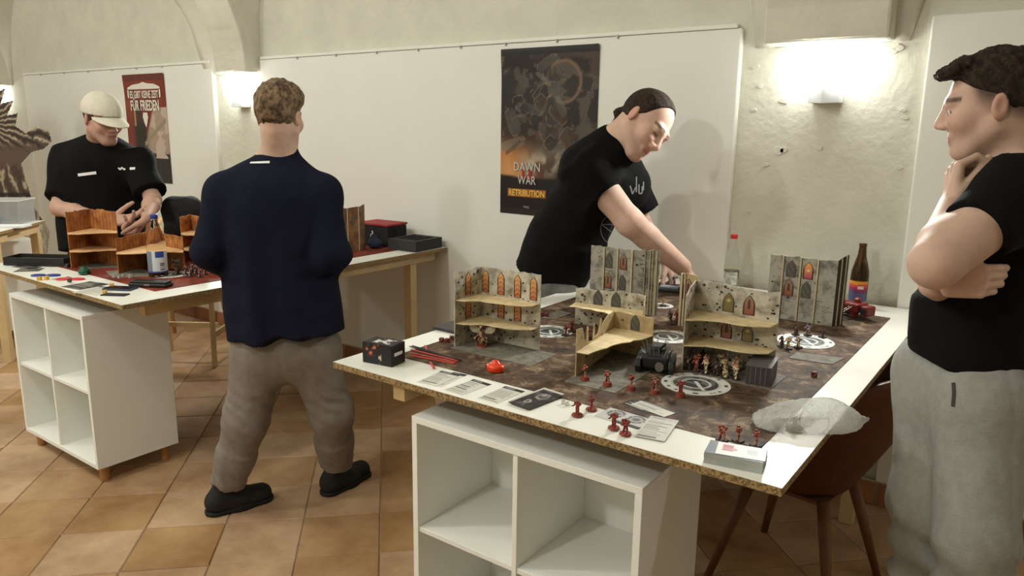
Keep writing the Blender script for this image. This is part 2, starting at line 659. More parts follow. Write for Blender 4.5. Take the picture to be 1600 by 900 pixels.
class Sdf:
    def __init__(self):
        self.p = []
        self.post = None

    def cap(self, a, b, ra, rb=None, k=0.02, op='u', flat=None, cuts=()):
        a, b = V(a), V(b)
        rb = ra if rb is None else rb
        r = max(ra, rb)
        self.p.append(('c', op, k, np.minimum(a, b) - r, np.maximum(a, b) + r, (a, b, ra, rb, flat), cuts))
        return self

    def cyl(self, a, b, ra, rb=None, k=0.015, op='u', flat=None, cuts=()):
        a, b = V(a), V(b)
        rb = ra if rb is None else rb
        r = max(ra, rb)
        self.p.append(('y', op, k, np.minimum(a, b) - r, np.maximum(a, b) + r, (a, b, ra, rb, flat), cuts))
        return self

    def ell(self, c, rad, R=None, k=0.02, op='u', cuts=()):
        c, rad = V(c), V(rad)
        R = np.eye(3) if R is None else R
        m = rad.max()
        self.p.append(('e', op, k, c - m, c + m, (c, rad, R), cuts))
        return self

    def bounds(self, pad):
        lo = np.min([q[3] for q in self.p if q[1] == 'u'], axis=0) - pad
        hi = np.max([q[4] for q in self.p if q[1] == 'u'], axis=0) + pad
        return lo, hi

    def __call__(self, P):
        d = np.full(len(P), 1.0)
        for (ty, op, k, lo, hi, a, cuts) in self.p:
            mg = k + 0.05
            m = np.all((P > lo - mg) & (P < hi + mg), axis=1)
            if not m.any():
                continue
            Q = P[m]
            if ty in 'cy':
                A, B, ra, rb, flat = a
                ab = B - A
                L2 = ab @ ab
                q = Q - A
                t = (q @ ab) / L2
                tc = np.clip(t, 0, 1)
                w = q - np.outer(tc if ty == 'c' else t, ab)
                if flat is not None:
                    n, s = flat
                    w = w + np.outer((w @ n) * (s - 1), n)
                dd = np.linalg.norm(w, axis=1) - (ra + (rb - ra) * tc)
                if ty == 'y':
                    dd = np.maximum(dd, (np.abs(t - 0.5) - 0.5) * math.sqrt(L2))
            else:
                c, rad, R = a
                q = (Q - c) @ R
                k0 = np.linalg.norm(q / rad, axis=1)
                k1 = np.linalg.norm(q / (rad * rad), axis=1) + 1e-9
                dd = k0 * (k0 - 1) / k1
            for (pp, nn) in cuts:
                dd = np.maximum(dd, (Q - V(pp)) @ V(nn))
            D = d[m]
            if op == 'u':
                h = np.clip(0.5 + 0.5 * (D - dd) / k, 0, 1)
                D = D * (1 - h) + dd * h - k * h * (1 - h)
            elif op == 's':
                h = np.clip(0.5 - 0.5 * (D + dd) / k, 0, 1)
                D = D * (1 - h) - dd * h + k * h * (1 - h)
            d[m] = D
        if self.post is not None:
            d = self.post(P, d)
        return d


def surface(fn, lo, hi, h):
    """surface nets on a sparse fine grid"""
    c = 4
    n = (np.ceil((hi - lo) / (h * c)).astype(int) + 1)
    gx = [lo[i] + np.arange(n[i] + 1) * h * c for i in range(3)]
    C = np.stack(np.meshgrid(*gx, indexing='ij'), -1).reshape(-1, 3)
    dc = fn(C).reshape(n + 1)
    near = np.abs(dc) < h * c * 2.6
    act = np.zeros(n, bool)
    for i in (0, 1):
        for j in (0, 1):
            for k in (0, 1):
                act |= near[i:i + n[0], j:j + n[1], k:k + n[2]]
    N = n * c + 1
    D = np.repeat(np.repeat(np.repeat(dc[:-1, :-1, :-1], c, 0), c, 1), c, 2)
    D = np.pad(D, ((0, 1), (0, 1), (0, 1)), mode='edge').astype(np.float32)
    # fine points of active blocks (including far faces)
    fa = np.zeros(N, bool)
    ai = np.argwhere(act)
    r = np.arange(c + 1)
    off = np.stack(np.meshgrid(r, r, r, indexing='ij'), -1).reshape(-1, 3)
    idx = (ai[:, None, :] * c + off[None]).reshape(-1, 3)
    fa[idx[:, 0], idx[:, 1], idx[:, 2]] = True
    fi = np.argwhere(fa)
    vals = np.empty(len(fi), np.float32)
    step = 400000
    for s in range(0, len(fi), step):
        vals[s:s + step] = fn(lo + fi[s:s + step] * h)
    D[fi[:, 0], fi[:, 1], fi[:, 2]] = vals
    S = D < 0
    M = np.zeros(np.array(N) - 1, np.int8)
    for i in (0, 1):
        for j in (0, 1):
            for k in (0, 1):
                M += S[i:N[0] - 1 + i, j:N[1] - 1 + j, k:N[2] - 1 + k]
    cells = np.argwhere((M > 0) & (M < 8))
    vid = np.full(M.shape, -1, np.int64)
    vid[cells[:, 0], cells[:, 1], cells[:, 2]] = np.arange(len(cells))
    acc = np.zeros((len(cells), 3))
    cnt = np.zeros(len(cells))
    cor = [(i, j, k) for i in (0, 1) for j in (0, 1) for k in (0, 1)]
    cv = {q: D[cells[:, 0] + q[0], cells[:, 1] + q[1], cells[:, 2] + q[2]].astype(np.float64) for q in cor}
    for q in cor:
        for ax in range(3):
            if q[ax]:
                continue
            q2 = tuple(1 if a == ax else q[a] for a in range(3))
            a, b = cv[q], cv[q2]
            m = (a < 0) != (b < 0)
            t = np.where(m, a / np.where(a == b, 1, a - b), 0)
            p = np.array(q, float)[None] + np.zeros((len(cells), 3))
            p[:, ax] += t
            acc[m] += p[m]
            cnt[m] += 1
    verts = lo + (cells + acc / cnt[:, None]) * h
    quads = []
    for ax in range(3):
        u, v = (ax + 1) % 3, (ax + 2) % 3
        s0 = [slice(None)] * 3
        s1 = [slice(None)] * 3
        s0[ax] = slice(0, N[ax] - 1)
        s1[ax] = slice(1, N[ax])
        A, B = S[tuple(s0)], S[tuple(s1)]
        e = np.argwhere(A != B)
        ok = (e[:, u] > 0) & (e[:, v] > 0) & (e[:, u] < N[u] - 1) & (e[:, v] < N[v] - 1)
        e = e[ok]
        flip = A[e[:, 0], e[:, 1], e[:, 2]]
        def cid(du, dv):
            x = e.copy()
            x[:, u] -= du
            x[:, v] -= dv
            return vid[x[:, 0], x[:, 1], x[:, 2]]
        q = np.stack([cid(1, 1), cid(0, 1), cid(0, 0), cid(1, 0)], 1)
        q[~flip] = q[~flip][:, ::-1]
        quads.append(q)
    quads = np.concatenate(quads)
    quads = quads[(quads >= 0).all(1)]
    return verts, quads


def sdf_obj(name, sdf, h, material, parent=None, color=None, relax=1):
    lo, hi = sdf.bounds(0.03)
    v, q = surface(sdf, lo, hi, h)
    me = bpy.data.meshes.new(name)
    me.vertices.add(len(v))
    me.vertices.foreach_set('co', v.astype(np.float32).ravel())
    me.loops.add(q.size)
    me.loops.foreach_set('vertex_index', q.astype(np.int32).ravel())
    me.polygons.add(len(q))
    me.polygons.foreach_set('loop_start', np.arange(0, q.size, 4, dtype=np.int32))
    me.polygons.foreach_set('use_smooth', np.ones(len(q), bool))
    me.update(calc_edges=True)
    me.validate()
    if color is not None:
        set_colors(me, color(v))
    return link(name, me, material, parent)


# ================================================================== PEOPLE
SKIN = mat('skin', rough=0.6, attr='Col', var=0.06, scale=40, sss=0.08, bump=0.06, bscale=220, spec=0.25)
HAIR = mat('hair', rough=0.75, spec=0.25, attr='Col', var=0.35, scale=160, bump=0.5, bscale=260)
BLACK_SHIRT = mat('black_cotton', hexc(13, 12, 12), 0.95, var=0.15, scale=12, bump=0.12, bscale=90, spec=0.2)
NAVY = mat('navy_fleece', hexc(17, 19, 35), 0.95, var=0.2, scale=25, bump=0.25, bscale=180, spec=0.2)
GREY_SLACKS = mat('grey_slacks', hexc(126, 116, 106), 0.9, var=0.12, scale=30, bump=0.15, bscale=160)
GREY_JOG = mat('grey_jogging_fabric', hexc(150, 149, 143), 0.95, var=0.1, scale=45, bump=0.25, bscale=200)
GREY_JEANS = mat('grey_jeans', hexc(98, 98, 94), 0.9, var=0.2, scale=30)
BLACK_TROUSERS = mat('black_trousers', hexc(24, 24, 26), 0.9, var=0.15)
SHOE_M = mat('black_shoe_suede', hexc(30, 26, 25), 0.8, var=0.2)
SOLE_M = mat('shoe_sole', hexc(22, 20, 20), 0.8)
CAP_M = mat('cap_cotton', hexc(205, 198, 180), 0.9, var=0.05, scale=40, bump=0.1, bscale=200)
EYE_M = mat('eye', rough=0.15, attr='Col')
WHITE_PRINT = mat('white_print', hexc(226, 226, 222), 0.8)
GREY_PRINT = mat('grey_print', hexc(120, 122, 124), 0.8)


class Frame:
    def __init__(self, c, fwd, up, s=1.0):
        self.c = V(c)
        self.f = unit(fwd)
        u = V(up) - self.f * (V(up) @ self.f)
        self.u = unit(u)
        self.r = np.cross(self.f, self.u)
        self.R = np.stack([self.r, self.f, self.u], 1)
        self.s = s

    def __call__(self, x, y, z):
        return self.c + (self.r * x + self.f * y + self.u * z) * self.s

    def loc(self, P):
        return ((P - self.c) @ self.R) / self.s


def head_sdf(S, F, jaw=1.0):
    s = F.s
    R = F.R
    S.ell(F(0, -0.014, 0.034), V((0.074, 0.096, 0.086)) * s, R, k=0.01)
    S.ell(F(0, 0.026, -0.030), V((0.058, 0.066, 0.078)) * s, R, k=0.035 * s)
    S.ell(F(0, 0.066, -0.094), V((0.027, 0.023, 0.021)) * s, R, k=0.03 * s)
    for sg in (-1, 1):
        S.cap(F(sg * 0.055 * jaw, -0.002, -0.045), F(sg * 0.022, 0.062, -0.096), 0.019 * s, 0.016 * s, k=0.025 * s)
        S.ell(F(sg * 0.040, 0.062, -0.020), V((0.024, 0.024, 0.024)) * s, R, k=0.025 * s)
        S.ell(F(sg * 0.033, 0.100, 0.003), V((0.018, 0.016, 0.013)) * s, R, k=0.012 * s, op='s')
    S.cap(F(-0.036, 0.078, 0.024), F(0.036, 0.078, 0.024), 0.015 * s, k=0.012 * s)
    S.cap(F(0, 0.088, 0.014), F(0, 0.108, -0.026), 0.0085 * s, 0.0115 * s, k=0.012 * s)
    for sg in (-1, 1):
        S.ell(F(sg * 0.013, 0.098, -0.031), V((0.010, 0.012, 0.009)) * s, R, k=0.008 * s)
        # eyelids
        S.ell(F(sg * 0.032, 0.0745, 0.003), V((0.0155, 0.0135, 0.0125)) * s, R, k=0.004 * s)
    S.cap(F(-0.019, 0.082, -0.056), F(0.019, 0.082, -0.056), 0.009 * s, k=0.008 * s)
    S.cap(F(-0.014, 0.083, -0.069), F(0.014, 0.083, -0.069), 0.0085 * s, k=0.008 * s)
    S.cap(F(-0.022, 0.097, -0.0625), F(0.022, 0.097, -0.0625), 0.004 * s, k=0.004 * s, op='s')
    for sg in (-1, 1):
        e = Frame(F(sg * 0.077, -0.012, -0.002), F.r * sg + F.f * -0.35, F.u + F.f * -0.2)
        S.ell(e.c, V((0.0175, 0.0085, 0.030)) * s, e.R, k=0.006 * s)
        S.ell(e(0.002 * sg * 0, 0.010 * s, 0.004 * s), V((0.011, 0.007, 0.018)) * s, e.R, k=0.004 * s, op='s')


def skin_color(F, base, stubble=0.0, brow=(0.05, 0.035, 0.025), lip=None, fade=None):
    base = V(base)
    lip = V(lip) if lip is not None else base * V((0.82, 0.55, 0.55))
    def fn(P):
        q = F.loc(P)
        c = np.tile(base, (len(P), 1))
        blot = fbm(P * 30, 3)[:, None]
        c = c * (0.92 + 0.16 * blot)
        d = np.linalg.norm(q, axis=1)
        hd = d < 0.2
        def mixc(w, col):
            nonlocal c
            w = (w * hd)[:, None]
            c = c * (1 - w) + V(col) * w
        ax = np.abs(q[:, 0])
        # redder nose, cheeks, ears
        w = np.exp(-((ax - 0.045) / 0.02) ** 2 - ((q[:, 2] + 0.025) / 0.025) ** 2) * (q[:, 1] > 0.03) * 0.35
        mixc(w, base * V((1.0, 0.72, 0.68)))
        w = smoothstep(0.070, 0.078, ax) * (np.abs(q[:, 2]) < 0.045) * (q[:, 1] < 0.02) * 0.5
        mixc(w, base * V((0.95, 0.68, 0.62)))
        if stubble:
            w = smoothstep(-0.035, -0.06, q[:, 2]) * smoothstep(0.0, 0.04, q[:, 1]) * stubble
            mixc(w, V(brow) * 1.5)
        w = np.exp(-((q[:, 2] + 0.0625) / 0.0085) ** 4) * (ax < 0.023) * (q[:, 1] > 0.075)
        mixc(w * 0.85, lip)
        w = np.exp(-((q[:, 2] + 0.0625) / 0.0018) ** 2) * (ax < 0.023) * (q[:, 1] > 0.075)
        mixc(w * 0.8, lip * 0.35)
        # eyebrows and lash lines
        bz = 0.030 - 5.0 * (ax - 0.03) ** 2
        w = np.exp(-((q[:, 2] - bz) / 0.0055) ** 4) * (ax > 0.012) * (ax < 0.052) * (q[:, 1] > 0.045)
        mixc(w * 0.8, brow)
        w = np.exp(-((q[:, 2] - 0.0005) / 0.0035) ** 2) * (np.abs(ax - 0.032) < 0.0145) * (q[:, 1] > 0.07)
        mixc(w * 0.85, V(brow) * 0.7)
        if fade is not None:
            # closely clipped sides and back of the head
            ln = q[:, 2] - (-0.006 + 0.62 * q[:, 1])
            w = smoothstep(-0.02, 0.035, ln) * smoothstep(0.05, 0.02, q[:, 1]) * (ax < 0.0765) * 0.9
            mixc(w, fade)
        return c
    return fn


def hand(S, wrist, d, n, thumb, curls=(40, 45, 50, 55), s=1.0, spread=0.12, tcurl=20, tdir=None):
    """wrist point, d towards the fingers, n out of the palm, thumb = side vector towards the thumb"""
    d = unit(d)
    n = V(n) - d * (V(n) @ d)
    n = unit(n)
    t = np.cross(d, n)
    if t @ V(thumb) < 0:
        t = -t
    wrist = V(wrist)
    offs = (0.031, 0.0105, -0.0105, -0.029)
    klen = (0.088, 0.092, 0.086, 0.076)
    segs = ((0.042, 0.026, 0.021), (0.046, 0.029, 0.022), (0.043, 0.027, 0.021), (0.034, 0.021, 0.018))
    for i in range(4):
        kn = wrist + d * klen[i] * s + t * offs[i] * s
        S.cap(wrist + t * offs[i] * 0.55 * s + d * 0.01, kn, 0.0155 * s, 0.0115 * s, k=0.010 * s)
        p = kn
        ang = 0
        dd0 = unit(d + t * spread * (1.5 - i) * 0.5)
        for j, L in enumerate(segs[i]):
            ang += math.radians(curls[i]) * (1.0, 1.1, 0.75)[j]
            dd = dd0 * math.cos(ang) + n * math.sin(ang)
            q = p + dd * L * s
            r0, r1 = (0.0104, 0.0096, 0.0088)[j] * s, (0.0096, 0.0088, 0.0076)[j] * s
            if i == 3:
                r0, r1 = r0 * 0.85, r1 * 0.85
            S.cap(p, q, r0, r1, k=0.003 * s)
            p = q
    b = wrist + d * 0.022 * s + t * 0.024 * s + n * 0.006 * s
    td = unit(t * 0.75 + d * 0.65 + n * 0.35) if tdir is None else unit(tdir)
    p = b
    for j, L in enumerate((0.046, 0.034, 0.027)):
        q = p + td * L * s
        S.cap(p, q, (0.0155, 0.0115, 0.0105)[j] * s, (0.0118, 0.0105, 0.0085)[j] * s, k=0.008 * s if j == 0 else 0.003 * s)
        p = q
        a = math.radians(tcurl)
        td = unit(td * math.cos(a) + unit(d * 0.8 + n * 0.3 - t * 0.5) * math.sin(a))


def arm(S, sh, el, wr, up=0.050, bare=1.0):
    sh, el, wr = V(sh), V(el), V(wr)
    S.cap(sh, el, up, 0.040, k=0.02)
    m = el * 0.68 + wr * 0.32
    S.cap(el, m, 0.041, 0.043, k=0.025)
    S.cap(m, wr, 0.042, 0.0265, k=0.02)


def fold_post(amp, sc, seed, extra=None):
    sc = V(sc)
    def post(P, d):
        m = np.abs(d) < 0.08
        if m.any():
            n = fbm(P[m] * sc, seed, 2) - 0.5
            n2 = np.abs(fbm(P[m] * sc * 0.8 + 7.3, seed + 9, 2) - 0.5)
            dd = d[m] + amp * n * 1.4 + amp * 1.6 * (0.12 - n2)
            d = d.copy()
            d[m] = dd
        if extra:
            d = extra(P, d)
        return d
    return post


def eyes(F, parent, look=(0, 1, -0.2), iris=(0.10, 0.07, 0.05), er=0.0122):
    for sg in (-1, 1):
        c = F(sg * 0.032, 0.0765, 0.001)
        bm = bmesh.new()
        bmesh.ops.create_uvsphere(bm, u_segments=16, v_segments=12, radius=er * F.s)
        me = bpy.data.meshes.new('eye')
        bm.to_mesh(me)
        bm.free()
        co = np.zeros(len(me.vertices) * 3)
        me.vertices.foreach_get('co', co)
        co = co.reshape(-1, 3)
        lk = unit(F.R @ V(look))
        dt = (co @ lk) / (er * F.s)
        cols = np.tile(V((0.75, 0.70, 0.66)), (len(co), 1))
        cols[dt > 0.86] = iris
        cols[dt > 0.965] = (0.01, 0.01, 0.01)
        set_colors(me, cols)
        me.vertices.foreach_set('co', (co + c).ravel())
        me.polygons.foreach_set('use_smooth', [True] * len(me.polygons))
        link('eye', me, EYE_M, parent)


def person_root(body_sdf, h, colorfn, label):
    o = sdf_obj('person', body_sdf, h, SKIN, None, colorfn)
    return tag(o, label, 'person')


def hair_color(c1, c2, sc=70):
    c1, c2 = V(c1), V(c2)
    def fn(P):
        n = fbm(P * sc, 5)[:, None]
        n = np.clip((n - 0.3) / 0.4, 0, 1)
        return c1 * (1 - n) + c2 * n
    return fn


def hair_cap(head, thick, h, cols, parent, extra=None, noise=None):
    """hair as a layer over the skull whose thickness (m) is thick(q) in head coordinates; below zero it sinks under the skin"""
    S = Sdf()
    S.ell(head(0, -0.014, 0.034), V((0.074, 0.096, 0.086)) * head.s, head.R, k=0.01)
    if extra:
        extra(S)
    def post(P, d):
        m = np.abs(d) < 0.09
        d = d.copy()
        if m.any():
            q = head.loc(P[m])
            t = thick(q)
            n = noise(q) if noise is not None else 0
            d[m] = d[m] - (t + n * np.clip(t / 0.012, 0, 1)) * head.s
        return d
    S.post = post
    lo, hi = S.bounds(0.06)
    S.bounds = lambda pad: (lo, hi)
    return sdf_obj('hair', S, h, HAIR, parent, cols)


def hairline(q, front=0.066, temple=0.022, nape=-0.055):
    y = q[:, 1]
    return np.interp(y, [-0.11, -0.045, -0.005, 0.035, 0.062, 0.12], [nape, nape + 0.004, temple - 0.008, temple + 0.012, front, front + 0.004])


def shoe(heel, toe, parent, w=0.046, hh=0.075):
    heel, toe = V(heel), V(toe)
    d = unit(toe - heel)
    s = np.cross(d, V((0, 0, 1)))
    z = V((0, 0, 1))
    S = Sdf()
    L = np.linalg.norm(toe - heel)
    floor_cut = ((heel[0], heel[1], 0.016), (0, 0, -1))
    c = (floor_cut,)
    S.cap(heel + d * 0.045 + z * 0.045, heel + d * (L * 0.45) + z * 0.045, 0.042, 0.046, k=0.02, cuts=c)
    S.cap(heel + d * (L * 0.45) + z * 0.036, toe - d * 0.05 + z * 0.032, 0.047, 0.042, k=0.03, cuts=c)
    S.cap(heel + d * 0.06 + z * 0.06, heel + d * 0.075 + z * 0.10, 0.040, 0.040, k=0.03)
    up = sdf_obj('shoe', S, 0.006, SHOE_M, parent)
    So = Sdf()
    c2 = (((heel[0], heel[1], 0.018), (0, 0, 1)), ((heel[0], heel[1], 0.001), (0, 0, -1)))
    So.cap(heel + d * 0.045 + z * 0.01, heel + d * (L * 0.5) + z * 0.01, 0.044, 0.049, k=0.02, cuts=c2)
    So.cap(heel + d * (L * 0.5) + z * 0.01, toe - d * 0.048 + z * 0.01, 0.049, 0.046, k=0.02, cuts=c2)
    sdf_obj('sole', So, 0.006, SOLE_M, up)


CRn, CUn, CFn = V(CR), V(CU), V(CF)
CFh = unit((CF.x, CF.y, 0))
UPZ = V((0, 0, 1))


def A(px, py, w):
    return V(at(px, py, w))


def decal(obj, strokes, material, name, parent, width=2.0, off=0.0015):
    """thin printed strokes lying on a garment; strokes are polylines given along sight lines, dropped on the cloth"""
    dg = bpy.context.evaluated_depsgraph_get()
    mb = MB()
    for st in strokes:
        pts, nrm = [], []
        for (a, b) in zip(st[:-1], st[1:]):
            n = max(2, int(math.hypot(b[0] - a[0], b[1] - a[1]) / 2.5))
            for i in range(n):
                t = i / n
                q = (a[0] + (b[0] - a[0]) * t, a[1] + (b[1] - a[1]) * t)
                hit, loc, nn, fi = obj.ray_cast(CO, ray(*q).normalized())
                if hit:
                    pts.append((loc + nn * off, nn))
        for (p, n0), (q, n1) in zip(pts[:-1], pts[1:]):
            if (q - p).length < 1e-5 or (q - p).length > 0.05:
                continue
            s = (q - p).normalized().cross(n0).normalized() * (width * 0.5)
            mb.add([p - s, p + s, q + s, q - s], [(0, 1, 2, 3)])
    if mb.v:
        return mb.build(name, material, parent)


# ------------------------------------------------------------------ man seen from behind, navy fleece jacket
def person_navy():
    head = Frame(A(437, 184, 2.80), CFh + CRn * 0.15 - UPZ * 0.12, UPZ + CFh * 0.06, 0.99)
    neck = A(435, 243, 2.84)
    chest = A(428, 330, 2.84)
    pel = A(444, 500, 2.90)
    sL, sR = A(349, 300, 2.80), A(503, 304, 2.84)
    eL, eR = A(330, 392, 2.78), A(524, 398, 2.80)
    wL, wR = A(362, 425, 2.99), A(512, 412, 3.02)
    hL, hR = A(408, 545, 2.90), A(486, 545, 2.92)
    ankL = V((-2.545, 1.585, 0.10))
    ankR = V((-2.335, 1.965, 0.11))
    kL, kR = A(385, 655, 2.93), A(518, 645, 3.0)
    B = Sdf()
    head_sdf(B, head)
    B.cap(head(0, -0.03, -0.05), neck - UPZ * 0.02, 0.054, 0.062, k=0.03)
    B.cap(neck, pel, 0.07, 0.06)
    B.cap(neck, sL, 0.05, 0.04); B.cap(neck, sR, 0.05, 0.04)
    arm(B, sL, eL, wL, 0.045); arm(B, sR, eR, wR, 0.045)
    hand(B, wL, CFh + CRn * 0.5, -UPZ, CRn, (30, 35, 40, 45))
    hand(B, wR, CFh - CRn * 0.5, -UPZ, -CRn, (30, 35, 40, 45))
    for h_, k_, a_ in ((hL, kL, ankL), (hR, kR, ankR)):
        B.cap(pel, h_, 0.05); B.cap(h_, k_, 0.05, 0.04); B.cap(k_, a_, 0.04, 0.03)
    base = (0.55, 0.36, 0.27)
    o = person_root(B, 0.0045, skin_color(head, base), 'man seen from behind in a navy fleece jacket and grey slacks, mid-stride')
    eyes(head, o)
    hair_cap(head, lambda q: -0.006 + 0.014 * smoothstep(-0.004, 0.010, q[:, 2] - hairline(q)) + 0.020 * smoothstep(0.03, 0.10, q[:, 2]) * smoothstep(-0.12, 0.03, q[:, 1]),
             0.0045, hair_color(hexc(70, 54, 40), hexc(134, 110, 84), 90), o,
             noise=lambda q: 0.016 * (fbm(np.stack([q[:, 0] * 90, q[:, 1] * 60 + q[:, 2] * 30, q[:, 2] * 34], 1), 3) - 0.5))
    # jacket
    J = Sdf()
    hem = A(446, 520, 2.90)
    fl = (CFh, 1.30)
    fw = CFh
    hc = ((hem, unit(-UPZ * 1.0 - fw * 0.05 + CRn * 0.10)),)
    J.cap(A(425, 335, 2.85), A(438, 470, 2.88), 0.205, 0.200, k=0.05, flat=fl, cuts=hc)
    J.cyl(A(436, 430, 2.88), A(446, 530, 2.90), 0.198, 0.222, k=0.05, flat=fl, cuts=hc)
    J.cap(sL + V((0, 0, -0.02)), sR + V((0, 0, -0.02)), 0.066, 0.066, k=0.08)
    J.cap(neck - UPZ * 0.06, A(428, 310, 2.86), 0.075, 0.13, k=0.08, flat=fl)
    J.cap(neck - UPZ * 0.03, sL, 0.050, 0.052, k=0.06)
    J.cap(neck - UPZ * 0.03, sR, 0.050, 0.052, k=0.06)
    for s_, e_, w_ in ((sL, eL, wL), (sR, eR, wR)):
        J.cap(s_, e_, 0.070, 0.062, k=0.03)
        J.cyl(e_, e_ + (w_ - e_) * 0.95, 0.060, 0.046, k=0.03)
        J.cap(e_, e_ + (w_ - e_) * 0.3, 0.061, 0.058, k=0.03)
    J.cyl(neck - UPZ * 0.05, neck + UPZ * 0.042 + fw * 0.012, 0.080, 0.067, k=0.02)
    def groove(P, d):
        m = np.abs(d) < 0.05
        if m.any():
            Q = P[m]
            x = (Q - chest) @ CRn
            z = (Q - chest)[:, 2]
            dd = d[m]
            # long drapes down the back
            dd = dd + 0.010 * np.sin(x * 26 + 2.0 * z + 0.6) * smoothstep(0.12, -0.25, z) * 0.9
            dd = dd + 0.006 * np.sin(x * 47 + 5 * z + 2.0) * smoothstep(0.0, -0.3, z)
            d = d.copy()
            d[m] = dd
        return d
    J.post = fold_post(0.012, (7, 7, 4.5), 21, groove)
    j = sdf_obj('fleece_jacket', J, 0.008, NAVY, o)
    # trousers
    T = Sdf()
    T.cap(hL, hR, 0.100, 0.100, k=0.06)
    T.cap(pel, A(446, 545, 2.91), 0.14, 0.135, k=0.06, flat=(CFh, 1.2))
    for h_, k_, a_ in ((hL, kL, ankL), (hR, kR, ankR)):
        T.cap(h_, k_, 0.106, 0.080, k=0.05)
        dn = unit(a_ - k_)
        T.cap(k_, k_ + (a_ - k_) * 0.55, 0.080, 0.073, k=0.05)
        T.cyl(k_ + (a_ - k_) * 0.45, a_ - dn * 0.02, 0.074, 0.068, k=0.03)
    def tf(P, d):
        m = np.abs(d) < 0.05
        if m.any():
            Q = P[m]
            z = Q[:, 2]
            x = (Q - pel) @ CRn
            kn = np.exp(-((z - 0.45) / 0.14) ** 2) + 0.8 * np.exp(-((z - 0.13) / 0.08) ** 2)
            d = d.copy()
            d[m] = d[m] + 0.0022 * kn * np.sin(z * 95 + x * 80 + 12 * fbm(Q * 7, 4))
        return d
    T.post = fold_post(0.011, (13, 13, 3.6), 33, tf)
    sdf_obj('trousers', T, 0.008, GREY_SLACKS, o)
    shoe(V((-2.575, 1.50, 0)), V((-2.495, 1.765, 0)), o)
    shoe(V((-2.33, 1.885, 0)), V((-2.352, 2.165, 0)), o)
    bpy.context.view_layer.update()
    decal(j, [[(391, 254.5), (424, 253.5)]], WHITE_PRINT, 'back_logo', j, width=0.010)
    decal(j, [[(400, 234), (462, 236)]], mat('collar_dark', hexc(17, 18, 30), 0.9), 'collar_seam', j, width=0.006)
    return o


